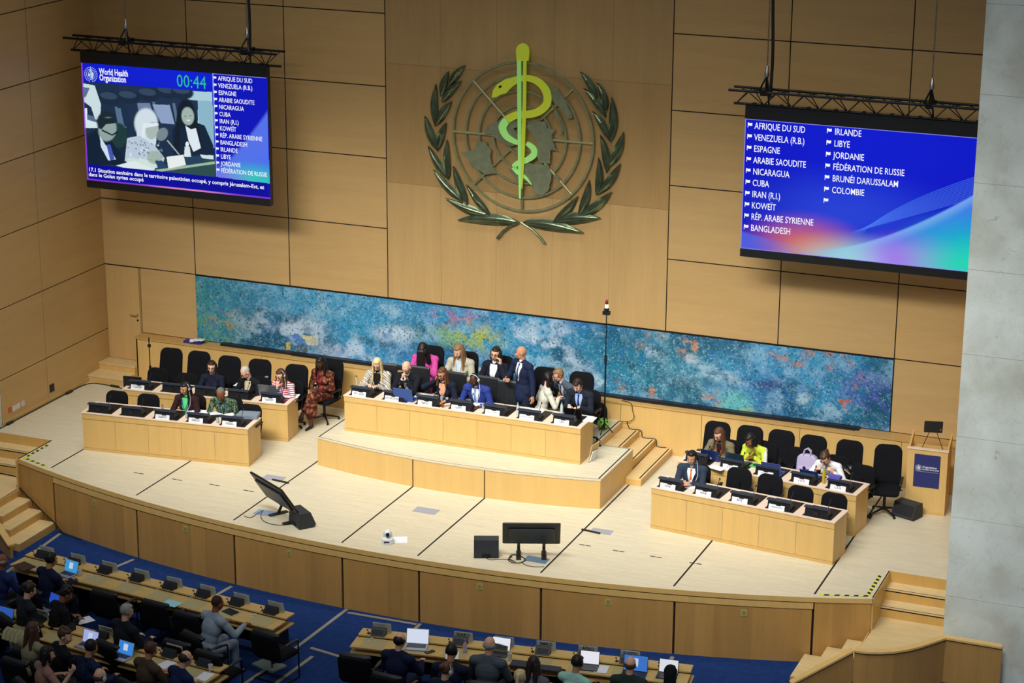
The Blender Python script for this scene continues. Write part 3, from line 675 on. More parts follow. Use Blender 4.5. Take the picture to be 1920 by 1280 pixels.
        for i in range(n): vs += [(Lf[i].x, y0, Lf[i].y), (Rt[i].x, y0, Rt[i].y), (Rt[i].x, y1, Rt[i].y), (Lf[i].x, y1, Lf[i].y)]
        for i in range(n-1):
            for k in range(4): fs.append((i*4+k, i*4+(k+1) % 4, (i+1)*4+(k+1) % 4, (i+1)*4+k))
        fs += [(3, 2, 1, 0), ((n-1)*4, (n-1)*4+1, (n-1)*4+2, (n-1)*4+3)]
        m = MB(); m.add(vs, fs); return m.obj(name, mm, r)
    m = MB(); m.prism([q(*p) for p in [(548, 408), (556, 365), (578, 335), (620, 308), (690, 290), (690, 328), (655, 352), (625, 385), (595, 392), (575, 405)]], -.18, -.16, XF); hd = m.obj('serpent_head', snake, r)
    m = MB(); m.prism([q(*p) for p in [(585, 345), (600, 340), (604, 350), (590, 358)]], -.183, -.17, XF); m.obj('eye', M_gap, hd)
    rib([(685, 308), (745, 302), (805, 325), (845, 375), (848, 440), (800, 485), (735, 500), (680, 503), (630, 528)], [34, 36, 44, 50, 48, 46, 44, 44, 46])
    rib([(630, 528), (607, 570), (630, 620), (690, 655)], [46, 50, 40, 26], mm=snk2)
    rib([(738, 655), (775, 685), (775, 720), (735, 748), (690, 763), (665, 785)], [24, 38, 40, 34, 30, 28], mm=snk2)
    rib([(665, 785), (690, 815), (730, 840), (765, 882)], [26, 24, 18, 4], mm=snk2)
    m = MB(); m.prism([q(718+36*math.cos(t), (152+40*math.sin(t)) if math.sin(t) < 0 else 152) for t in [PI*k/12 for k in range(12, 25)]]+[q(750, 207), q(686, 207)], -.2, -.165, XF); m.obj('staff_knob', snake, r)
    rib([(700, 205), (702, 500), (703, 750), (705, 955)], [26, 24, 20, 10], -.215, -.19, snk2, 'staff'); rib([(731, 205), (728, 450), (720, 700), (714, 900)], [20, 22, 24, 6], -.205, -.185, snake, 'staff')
    for a in ((620, 360), ):
        pass
    return r
emblem()
sp = bpy.data.lights.new('emblem_projector', 'SPOT'); sp.energy = 300; sp.spot_size = math.radians(13); sp.spot_blend = .6; sp.color = (.85, 1.0, .7)
so = bpy.data.objects.new('emblem_projector', sp); COL.objects.link(so); so.location = (9, -24, 13); so.rotation_euler = (Vector((9.93, 0, 6.3))-Vector((9, -24, 13))).to_track_quat('-Z', 'Y').to_euler()
# ------------------------------------------------------------------ led screens
M_glowt = mat('screen_white', '#000000', .6, emit='#f4f6ff', es=1.0); M_glowg = mat('screen_green', '#000000', .6, emit='#28c8a8', es=.85)
def flag_prism(m, x, z, s, y):
    m.box(x, x+s*.12, y, y+.002, z-s*.5, z+s*.5); m.add([(x+s*.12, y, z+s*.5), (x+s*.5, y, z+s*.4), (x+s*.95, y, z+s*.48), (x+s*.95, y, z-.1*s), (x+s*.5, y, z-.17*s), (x+s*.12, y, z-.05*s)], [(0, 5, 4, 3, 2, 1)])
def led(label, x0, x1, z0, z1, y, paintf, texts, flags, fsz):
    r = empty('led_screen', (0, 0, 0), 0, label, 'screen')
    nx, nz = 460, 300; X, Z, px, py = photo_coords(x0, x1, z0, z1, y, nx, nz); img = np.zeros(X.shape+(3,)); u = (X-x0)/(x1-x0); v = (Z-z0)/(z1-z0)
    paintf(img, u, v, px, py); grid_mesh('display', x0, x1, z0, z1, y, nx, nz, img, vcmat('display_glow', 1.0, .4), r)
    m = MB(); m.box(x0-.0, x1+.0, y+.004, y+.12, z0-.15, z1+.25); m.box(x0, x1, y-.02, y+.004, z1+.003, z1+.25); m.box(x0, x1, y-.02, y+.004, z0-.15, z0-.003); m.obj('casing', M_black, r)
    for (s, X_, Z_, size, mm, sx, bo) in texts: text(s, size, mm, r, T(X_, y-.006, Z_) @ FACE, 'LEFT', 'lettering', sx=sx, bold=bo)
    for (a, b) in flags: m = MB(); flag_prism(m, a, b, fsz, y-.006); m.obj('flag_icon', M_glowt, r)
    return r
SY = -1.5
W2 = lambda a, b: (WY(a, b, SY)[0], WY(a, b, SY)[2])
def swoosh(img, u, v, asp):
    base = L3('#0a12b8'); img[:] = base
    paint(img, in_ell(u, v, .55, .95, .5, .5, 0, .9), '#1020d8', .6); paint(img, in_ell(u, v, .45, .35, .3, .22, 0, .9), '#2f50e0', .6)
    paint(img, in_ell(u, v, .28, .06, .17, .16, 0, .9), '#d86848', .9); paint(img, sstep(.15, -.02, u+v*.6), '#5a30d8', .9)
    c = .05+1.05*np.clip(u-.33, 0, 1)**1.55+.35*np.clip(.33-u, 0, 1)**1.3      # wave crest
    below = sstep(.012, -.012, v-c); paint(img, below*sstep(.25, .45, u), '#3f86ea', .85)
    paint(img, below*sstep(.0, .3, .33-u), '#4a70e6', .6)
    c2 = .05+.72*np.clip(u-.42, 0, 1)**1.3; b2 = sstep(.10, -.10, v-c2)*sstep(.35, .7, u); paint(img, b2, '#0a63e0', .8)
    paint(img, sstep(.10, 0, np.abs(v-c))*sstep(.3, .5, u)*below, '#86b4f0', .65)
    paint(img, in_ell(u, v, .52, -.02, .22, .14, 0, .9), '#a8e0d8', .8); paint(img, in_ell(u, v, .73, .02, .15, .15, 0, .9), '#b050f0', .9); paint(img, in_ell(u, v, 1.0, .02, .22, .26, 0, .9), '#20d8b0', .95)
    for k in range(13):
        a = .02*k; cc = .12+(.70-a*1.1)*np.clip((u-.5+.012*k)/.62, 0, 1)**(.62+.03*k)
        paint(img, sstep(.006, .0, np.abs(v-cc))*sstep(.46, .56, u)*(v > c), '#4a78f0', .65)
a0 = W2(1396, 224); a1 = W2(1390, 468)
RX0, RX1, RZ0, RZ1 = 14.905, 19.27, 4.77, 7.25
RZ1 = W2(1396, 222)[1]; RZ0 = W2(1389, 465)[1]; RX0 = W2(1393, 340)[0]
def rpaint(img, u, v, px, py):
    swoosh(img, u, v, 1.7); e = np.minimum(np.minimum(u, 1-u)*1.7, np.minimum(v, 1-v)); paint(img, sstep(.007, .004, e), '#8f8ff0', .9)
rt_ = []; fl = []
colA = ['AFRIQUE DU SUD', 'VENEZUELA (R.B.)', 'ESPAGNE', 'ARABIE SAOUDITE', 'NICARAGUA', 'CUBA', 'IRAN (R.I.)', 'KOWEÏT', 'RÉP. ARABE SYRIENNE', 'BANGLADESH']
colB = ['IRLANDE', 'LIBYE', 'JORDANIE', 'FÉDÉRATION DE RUSSIE', 'BRUNÉI DARUSSALAM', 'COLOMBIE', '']
tA0, tA1 = W2(1415, 236), W2(1407, 427); tB0, tB1 = W2(1565, 247), W2(1550, 377)
for i, s in enumerate(colA):
    z = tA0[1]+(tA1[1]-tA0[1])*i/9; rt_.append((s, tA0[0], z, .172, M_glowt, .70, .006)); fl.append((tA0[0]-.13, z+.01))
for i, s in enumerate(colB):
    z = tB0[1]+(tB1[1]-tB0[1])*i/6
    if s: rt_.append((s, tB0[0], z, .168, M_glowt, .73, .006))
    fl.append((tB0[0]-.14, z+.01))
led('large led screen beside the stone pillar listing countries in two columns on blue', RX0, RX1, RZ0, RZ1, SY, rpaint, rt_, fl, .09)
LX0, LX1 = W2(152, 120)[0], W2(501, 150)[0]; LZ1 = W2(152, 117)[1]; LZ0 = W2(163, 337)[1]
ZP = lambda pts: [(140+x/4.266, 90+y/4.266) for x, y in pts]
def lpaint(img, u, v, px, py):
    img[:] = L3('#0a10b0'); paint(img, in_ell(u, v, .5, 1, .6, .3, 0, .9), '#1226dd', .7)
    # side panel swoosh
    side = in_poly(px, py, ZP([(1105, 200), (1535, 235), (1560, 1085), (1135, 1030)])); s2 = img.copy(); us = (u-.71)/.29
    s2[:] = L3('#0c14b8'); c = .18+.55*np.clip(us, 0, 1)**1.2; paint(s2, sstep(.03, -.03, v-c), '#5a7af0', .85); paint(s2, sstep(.1, -.1, v-.2-.1*us), '#3a6ae8', .7); paint(s2, in_ell(us, v, .75, .14, .5, .1, 0, .9), '#30c8b8', .9); paint(s2, in_ell(us, v, .15, .1, .35, .1, 0, .9), '#8a70e8', .7)
    img[:] = img*(1-side[..., None])+s2*side[..., None]
    pic = in_poly(px, py, ZP([(60, 268), (1100, 350), (1125, 1030), (92, 925)])); p = img.copy(); p[:] = L3('#1c3048')
    P_ = lambda pts, col, op=1.0: paint(p, in_poly(px, py, ZP(pts)), col, op)
    def E_(cx, cy, rx, ry, col, ang=0, op=1.0): x, y = ZP([(cx, cy)])[0]; paint(p, in_ell(px, py, x, y, rx/4.266, ry/4.266, ang, .12), col, op)
    P_([(350, 300), (1130, 360), (1130, 700), (500, 700)], '#22324c'); P_([(900, 340), (1130, 355), (1130, 800), (985, 780), (985, 420), (900, 410)], '#a9cdd9'); P_([(985, 420), (1110, 425), (1115, 790), (1000, 780)], '#8ab4c8')
    P_([(60, 520), (400, 620), (420, 640), (80, 640)], '#5a6a8a'); P_([(60, 560), (190, 600), (180, 640), (80, 640)], '#cfe6ea')
    for (x, y) in ((280, 400), (430, 390), (590, 370), (740, 350), (860, 355)): E_(x, y, 92, 55, '#1b2b40', 8); E_(x-8, y-18, 70, 28, '#33475e', 8)
    for (a, b) in ((320, 470), (345, 480), (620, 430), (780, 440)): P_([(a, b), (a+22, b), (a+55, b+160), (a+30, b+160)], '#55708c')
    P_([(620, 450), (760, 455), (800, 610), (690, 600)], '#8ca0c4'); P_([(500, 440), (600, 440), (640, 560), (520, 560)], '#6c80a0')
    P_([(60, 280), (160, 300), (210, 450), (205, 570), (165, 570), (130, 470), (75, 430)], '#c9dde0'); P_([(60, 310), (120, 320), (90, 390), (60, 400)], '#5a7090'); P_([(75, 480), (100, 480), (100, 600), (78, 600)], '#d7eaee')
    P_([(70, 700), (200, 640), (420, 640), (410, 920), (100, 925)], '#16283a')
    # man in dark suit
    E_(350, 700, 70, 100, '#1f3a3c'); P_([(85, 730), (190, 650), (260, 700), (330, 790), (400, 880), (380, 930), (100, 940)], '#122236'); E_(255, 590, 78, 85, '#1c2a34'); E_(262, 650, 72, 95, '#8fa4a0', 8); P_([(190, 560), (320, 560), (330, 600), (250, 610), (215, 650), (190, 640)], '#1b2932'); P_([(220, 650), (300, 690), (345, 660), (340, 680), (300, 702), (215, 662)], '#14202c')
    P_([(200, 700), (250, 780), (280, 800), (330, 890), (270, 900), (210, 790)], '#cfdcf0'); P_([(255, 775), (285, 770), (320, 890), (285, 900)], '#4456b0')
    # woman in white headscarf
    E_(570, 600, 92, 118, '#cfdde6'); P_([(490, 600), (660, 620), (650, 780), (600, 800), (500, 750)], '#cfdde6'); E_(620, 660, 52, 70, '#a9b8b2', 8); P_([(545, 600), (670, 600), (672, 620), (560, 640), (560, 740), (530, 740)], '#dde8ee')
    P_([(420, 720), (520, 700), (640, 780), (720, 880), (700, 940), (560, 950), (400, 900)], '#b9c8d8')
    rs = random.Random(4)
    for k in range(60):
        x, y = rs.uniform(425, 700), rs.uniform(740, 935)
        if x-420 > (y-1400): E_(x, y, rs.uniform(5, 12), rs.uniform(4, 8), rs.choice(['#4a6684', '#e6eef4', '#7088a4']), rs.uniform(0, 90), .8)
    E_(560, 935, 105, 45, '#cfe0dc', 10); E_(470, 915, 60, 35, '#c9dcda', 20); E_(640, 875, 60, 55, '#98b09c', 10, .8)
    # woman with long dark hair
    P_([(780, 650), (850, 590), (960, 590), (1040, 620), (1110, 780), (1120, 850), (790, 860)], '#14263c'); E_(890, 530, 72, 120, '#131f2c'); P_([(820, 520), (965, 520), (1020, 760), (950, 790), (930, 620), (850, 620), (830, 860), (790, 830), (810, 600)], '#141f2a')
    E_(905, 545, 50, 72, '#9fb2ac', -6); E_(885, 545, 6, 4, '#22303c'); E_(925, 542, 6, 4, '#22303c'); E_(910, 578, 16, 6, '#d8e6e6'); P_([(885, 620), (930, 650), (970, 640), (1010, 800), (950, 830), (910, 740)], '#dce8f0')
    # desk, bottle, plate
    P_([(640, 960), (1130, 880), (1130, 1030), (640, 985)], '#2c4c4c'); P_([(640, 975), (1130, 905), (1130, 925), (680, 990)], '#9fb8a4'); P_([(330, 940), (480, 900), (640, 975), (500, 985)], '#dbe8e8')
    P_([(880, 790), (920, 790), (932, 870), (875, 868)], '#d4e4ea'); E_(900, 770, 14, 22, '#e4eef2'); P_([(735, 870), (870, 853), (890, 935), (750, 965)], '#e6ecec'); P_([(880, 872), (1015, 862), (1030, 915), (900, 935)], '#24405a'); P_([(640, 900), (700, 900), (740, 950), (670, 965)], '#244468')
    P_([(1000, 850), (1110, 860), (1110, 890), (1020, 880)], '#cfdfe6'); P_([(745, 735), (840, 850), (832, 855), (735, 740)], '#9fb0b8'); E_(700, 690, 42, 55, '#7c8c94', 30, .9)
    img[:] = img*(1-pic[..., None])+p*pic[..., None]
    bar = in_poly(px, py, ZP([(90, 925), (1540, 1080), (1555, 1195), (98, 1050)])); paint(img, bar, '#08089a', 1)
    e = np.minimum(u*1.6, v); paint(img, sstep(.016, .008, e), '#8a3fd8', .9); paint(img, sstep(.016, .010, v)*sstep(.25, .5, u)*sstep(.85, .6, u), '#e08ab8', .9)
    vl = in_poly(px, py, ZP([(1101, 200), (1109, 200), (1139, 1030), (1131, 1030)])); paint(img, vl, '#8a90f0', 1); paint(img, in_poly(px, py, ZP([(1101, 200), (1535, 236), (1535, 244), (1101, 208)])), '#8a90f0', 1)
lt = []; lf = []
LL = colA+['IRLANDE', 'LIBYE', 'JORDANIE', 'FÉDÉRATION DE RUSSIE']
b0, b1 = W2(409, 147), W2(415, 319.5)
for i, s in enumerate(LL):
    x = b0[0]+(W2(415.5, 316)[0]-b0[0])*i/13; z = b0[1]+(b1[1]-b0[1])*i/13; lt.append((s, b0[0], z, .130, M_glowt, .76, .008)); lf.append((b0[0]-.105, z+.005))
lt += [('World Health', *W2(186, 134), .185, M_glowt, .66, .02), ('Organization', *W2(186.5, 145.5), .185, M_glowt, .66, .02), ('00:44', *W2(331, 152), .37, M_glowg, .85, 0),
       ('17.1 Situation sanitaire dans le territoire palestinien occupé, y compris Jérusalem-Est, et', *W2(166, 317.5), .1135, M_glowt, 1.03, .018), ('dans le Golan syrien occupé', *W2(166.5, 326.5), .1135, M_glowt, 1.03, .018)]
ls = led('large led screen near the stage door showing three seated people, a timer and a list', LX0, LX1, LZ0, LZ1, SY, lpaint, lt, lf, .07)
def logo(cx, cz, R, y, m, parent, name='logo'):
    b = MB(); XL = T(cx, y, cz) @ FACE
    def ring(rr, w):
        n = 32; vs = []; 
        for i in range(n):
            t = 2*PI*i/n; vs += [XL @ Vector(((rr-w)*math.cos(t), (rr-w)*math.sin(t), 0)), XL @ Vector(((rr+w)*math.cos(t), (rr+w)*math.sin(t), 0))]
        b.add(vs, [(2*i, 2*i+1, 2*((i+1) % n)+1, 2*((i+1) % n)) for i in range(n)])
    ring(R*.66, R*.03); ring(R*.42, R*.03); ring(R*.2, R*.03)
    for k in range(22):
        t = math.radians(-75+150*(k % 11)/10); s = 1 if k < 11 else -1; x, z = s*R*.92*math.cos(t), R*.92*math.sin(t)
        b.add([XL @ Vector((x+R*.13*math.cos(a+t*s+1.2*s)*(1 if i % 2 else .45), z+R*.13*math.sin(a+t*s+1.2*s)*(1 if i % 2 else .45), 0)) for i, a in enumerate((0, PI/2, PI, 3*PI/2))], [(0, 1, 2, 3)])
    b.add([XL @ Vector(p) for p in ((-R*.04, -R*.75, 0), (R*.04, -R*.75, 0), (R*.04, R*1.05, 0), (-R*.04, R*1.05, 0))], [(0, 1, 2, 3)])
    for (x, z, rx, rz) in ((-.3, -.1, .13, .2), (.25, .05, .2, .3), (.2, -.35, .14, .2), (.0, .5, .25, .07), (-.05, -.0, .15, .06)):
        b.add([XL @ Vector((R*(x+rx*math.cos(t)), R*(z+rz*math.sin(t)), 0)) for t in [2*PI*i/10 for i in range(10)]], [tuple(range(10))])
    return b.obj(name, m, parent)
lx, lz = W2(170.5, 139.5); logo(lx, lz, .16, SY-.006, mat('screen_paleblue', '#000000', .6, emit='#c8dcf8', es=.9), ls)
# ------------------------------------------------------------------ trusses and chain hoists
def truss(label, x0, x1, zt, zb, hoists, sx0, sx1, sz, dyn):
    r = empty('lighting_truss', (0, 0, 0), 0, label, 'truss'); yc = SY+.05; h = zt-zb
    ch = [(yc-.18, zt), (yc+.18, zt), (yc, zb)]
    for (y, z) in ch:
        m = MB(); m.tube([(x0+(.06 if z == zb else 0), y, z), (x1, y, z)], .025, 10); m.obj('chord_tube', M_steel, r, True)
    m = MB(); n = int((x1-x0)/.26); xs = [x0+.1+(x1-x0-.2)*i/n for i in range(n+1)]
    for i in range(n):
        for (A, B) in ((ch[0], ch[2]), (ch[1], ch[2]), (ch[0], ch[1])):
            p, q_ = (A, B) if i % 2 else (B, A); m.tube([(xs[i], *p), (xs[i+1], *q_)], .010, 6)
    m.obj('diagonal_braces', M_steel, r, True)
    for k in range(dyn):
        x = sx0+.15+(sx1-sx0-.3)*k/(dyn-1); m = MB(); m.tube([(x, yc, zb-.02), (x, yc, sz)], .014, 6); m.box(x-.03, x+.03, yc-.04, yc+.04, zb-.04, zb+.035); m.obj('hanging_clamp', M_steel, r)
    for i, (hx, thick) in enumerate(hoists):
        m = MB(); m.tube([(hx, yc, zt+.27), (hx-.11, yc-.17, zt-.02)], .017, 6); m.tube([(hx, yc, zt+.27), (hx+.11, yc-.17, zt-.02)], .017, 6); m.tube([(hx, yc, zt+.27), (hx-.06, yc+.17, zt)], .017, 6); m.tube([(hx, yc, zt+.27), (hx+.06, yc, zb)], .017, 6)
        m.box(hx-.06, hx+.06, yc-.21, yc+.21, zt-.06, zt+.04); m.obj('sling', M_steel, r)
        m = MB(); m.lathe([(.02, .24), (.045, .26), (.05, .33), (.03, .37), (.028, .45), (.02, .46)], (hx, yc, zt)); m.obj('hoist_hook', M_chrome, r, True)
        m = MB(); z = zt+.46; k = 0
        while z < zt+3.2:
            a = Vector((.012, 0, 0)) if k % 2 else Vector((0, .012, 0))
            c = Vector((hx, yc, z)); m.tube([c+a, c+a+Vector((0, 0, .05)), c-a+Vector((0, 0, .05)), c-a], .005, 5, closed=True); z += .043; k += 1
        m.obj('hoist_chain', mat('chain_steel', '#8c8f90', .35, metal=.8), r)
        if thick:
            m = MB(); pts = [(hx+.10+.02*math.sin(t*.7), yc-.1, zt-.1+t*.3) for t in range(12)]; m.tube(pts, .03, 8); m.obj('power_cable', M_black, r, True)
    return r
c1 = W2(125, 69); c2 = W2(524, 97); c3 = W2(524, 117)
truss('black lighting truss on chains carrying the screen with the three seated people', c1[0], c2[0], c1[1], c1[1]-.27, [(W2(233, 40)[0], 0), (W2(461, 55)[0], 1)], LX0, LX1, LZ1+.2, 8)
d1 = W2(1370, 166)
truss('black lighting truss on chains carrying the screen with two columns of countries', d1[0], 19.75, d1[1], d1[1]-.27, [(W2(1437, 135)[0], 1), (W2(1747, 150)[0], 0)], RX0, RX1, RZ1+.2, 9)
# ------------------------------------------------------------------ people
def _frame(d):
    d = Vector(d).normalized(); a = d.orthogonal().normalized(); return a, d.cross(a)
def cap(mb, p, q, r1, r2, n=10, fl=1.0, up=None):
    p, q = Vector(p), Vector(q); d = q-p; L = d.length
    if L < 1e-6: return
    d = d/L
    if up is None: a, b = _frame(d)
    else:
        a = d.cross(Vector(up)).normalized(); b = a.cross(d)
    vs = []; rings = 0
    for (c, r, lo, hi) in ((p, r1, -80, 0), (q, r2, 0, 80)):
        for k in range(4):
            t = math.radians(lo+(hi-lo)*k/3); o = c+d*r*math.sin(t); rr = r*math.cos(t); rings += 1
            for j in range(n):
                u = 2*PI*j/n; vs.append(o+a*math.cos(u)*rr+b*math.sin(u)*rr*fl)
    fs = [(i*n+j, i*n+(j+1) % n, (i+1)*n+(j+1) % n, (i+1)*n+j) for i in range(rings-1) for j in range(n)]
    fs += [tuple(range(n-1, -1, -1)), tuple((rings-1)*n+j for j in range(n))]; mb.add(vs, fs)
def ell(mb, c, r, Mx=None, n=14, k=9):
    vs = []
    for i in range(k+1):
        t = PI*i/k
        for j in range(n):
            u = 2*PI*j/n; v = Vector((r[0]*math.sin(max(t, .02) if i < k else .02)*math.cos(u), r[1]*math.sin(max(t, .02) if i < k else .02)*math.sin(u), -r[2]*math.cos(t)))
            vs.append(Vector(c)+(Mx @ v if Mx is not None else v))
    fs = [(i*n+j, i*n+(j+1) % n, (i+1)*n+(j+1) % n, (i+1)*n+j) for i in range(k) for j in range(n)]
    fs += [tuple(range(n-1, -1, -1)), tuple(k*n+j for j in range(n))]; mb.add(vs, fs)
PENDING = []
def fused(mb, name, m, parent, voxel, smooth=2):
    o = mb.obj(name, m, parent)
    md = o.modifiers.new('r', 'REMESH'); md.mode = 'VOXEL'; md.voxel_size = voxel; md.use_smooth_shade = True
    if smooth:
        s = o.modifiers.new('s', 'SMOOTH'); s.factor = .5; s.iterations = smooth
    PENDING.append(o); return o
def bake_pending():
    bpy.context.view_layer.update(); dg = bpy.context.evaluated_depsgraph_get()
    for o in PENDING:
        me = bpy.data.meshes.new_from_object(o.evaluated_get(dg)); me.name = o.name
        o['_m'] = 1; old = o.data; o.modifiers.clear(); o.data = me; del o['_m']; bpy.data.meshes.remove(old)
    PENDING.clear()
SKIN = {k: mat('skin_'+k, c, .55, spec=.35) for k, c in dict(fair='#e2b093', pink='#dba58c', tan='#c08a66', brown='#8a5638', dark='#4f3022').items()}
HAIR = {k: mat('hair_'+k, c, .5, spec=.4, noise=((60, 60, 14), .35, 3)) for k, c in dict(black='#15110f', dark='#2a1c14', brown='#4a2f1e', auburn='#5d3a24', light='#8a6844', blonde='#d3bd8a', grey='#8f8f8a', silver='#b8b6a8', white='#c8c4ba').items()}
CL = {}; PSC = 1.085
def cloth(c):
    if not isinstance(c, str): return c
    if c not in CL: CL[c] = mat('cloth_'+c.lstrip('#'), c, .85, spec=.2, noise=((14, 14, 14), .10, 3))
    return CL[c]
M_eye = mat('eye_dark', '#120d0b', .3); M_eyew = mat('eye_white', '#d8d2ca', .4); M_lip = mat('lips', '#9a4c44', .5); M_lipd = mat('lips_dark', '#5a2c28', .5)
M_lens = mat('spectacle_rim', '#181414', .3); M_hph = mat('headphone_white', '#d9dde2', .4); M_shoe = mat('shoe_black', '#0d0c0c', .35)
def ik(S, W, L1, L2, hint):
    S, W = Vector(S), Vector(W); d = W-S; L = min(d.length, (L1+L2)*.995); d = d.normalized(); W = S+d*L
    a = (L1*L1-L2*L2+L*L)/(2*L); h = math.sqrt(max(L1*L1-a*a, 0)); hh = Vector(hint); hh = (hh-d*hh.dot(d)).normalized()
    return S+d*a+hh*h, W
def hand(mb, W, d, nrm, side, sc=1.0, curl=25, spread=1.0):
    """W wrist, d along the palm, nrm palm side, side = direction of the thumb"""
    d = Vector(d).normalized(); n = Vector(nrm); n = (n-d*n.dot(d)).normalized(); s = d.cross(n)
    if s.dot(Vector(side)) < 0: s = -s
    W = Vector(W); pl = .085*sc
    for k in (-1, 0, 1): cap(mb, W+s*k*.012*sc, W+d*pl+s*k*.024*sc, .017*sc, .015*sc, 8)
    for k, L in enumerate((.072, .082, .076, .060)):
        o = (1.5-k)*.0195*sc; b = W+d*(pl-.004)+s*o; dd = (d+s*(1.5-k)*.07*spread).normalized(); a1 = math.radians(curl*.6)
        d1 = (dd*math.cos(a1)+n*math.sin(a1)); p1 = b+d1*L*.45*sc; a2 = math.radians(curl*1.6); d2 = dd*math.cos(a2)+n*math.sin(a2); p2 = p1+d2*L*.32*sc
        a3 = math.radians(curl*2.3); d3 = dd*math.cos(a3)+n*math.sin(a3); p3 = p2+d3*L*.22*sc
        cap(mb, b, p1, .0088*sc, .0082*sc, 7); cap(mb, p1, p2, .0082*sc, .0076*sc, 7); cap(mb, p2, p3, .0076*sc, .0068*sc, 7)
    t0 = W+d*.022*sc+s*.022*sc; t1 = t0+(d*.5+s*.75+n*.25).normalized()*.038*sc; t2 = t1+(d*.85+s*.35+n*.3).normalized()*.034*sc
    cap(mb, t0, t1, .012*sc, .0098*sc, 8); cap(mb, t1, t2, .0098*sc, .008*sc, 8)
DRAPE = []
def drape_all():
    from mathutils.bvhtree import BVHTree
    T_ = {}
    for (nm, root, jk, N, U, R3, pts, mm, e, Fw) in DRAPE:
        if jk.name not in T_:
            me = jk.data; T_[jk.name] = BVHTree.FromPolygons([v.co for v in me.vertices], [tuple(p.vertices) for p in me.polygons])
        bv = T_[jk.name]
        def on(x, h, ee):
            c = N-U*h+R3 @ Vector((x, 0, 0)); o = c+Fw*.45; hit = bv.ray_cast(o, -Fw, .6)
            return (hit[0] if hit[0] is not None else c+Fw*.12)+Fw*ee
        m = MB()
        if pts:
            vs = []; H_ = np.interp(np.linspace(0, 1, 15), np.linspace(0, 1, len(pts)), [p[0] for p in pts]); W_ = np.interp(H_, [p[0] for p in pts], [p[1] for p in pts])
            for h, wd in zip(H_, W_): vs += [on(-wd, h, -.004), on(-wd*.9, h, e), on(-wd*.45, h, e), on(0, h, e), on(wd*.45, h, e), on(wd*.9, h, e), on(wd, h, -.004)]
            m.add(vs, [(i*7+k, (i+1)*7+k, (i+1)*7+k+1, i*7+k+1) for i in range(14) for k in range(6)]); o = m.obj(nm, mm, root, 80)
        else:
            for s in (-1, 1): m.tube([N+R3 @ Vector((s*.065, .03, .01))]+[on(s*.06*(1-k/6), .03+.25*k/6, e) for k in range(7)], .006, 5)
            c = on(0, .27, e); m.box(-.03, .03, -.004, .004, -.09, 0, X=Matrix.Translation(c)); m.obj(nm, mm, root)
    DRAPE.clear()
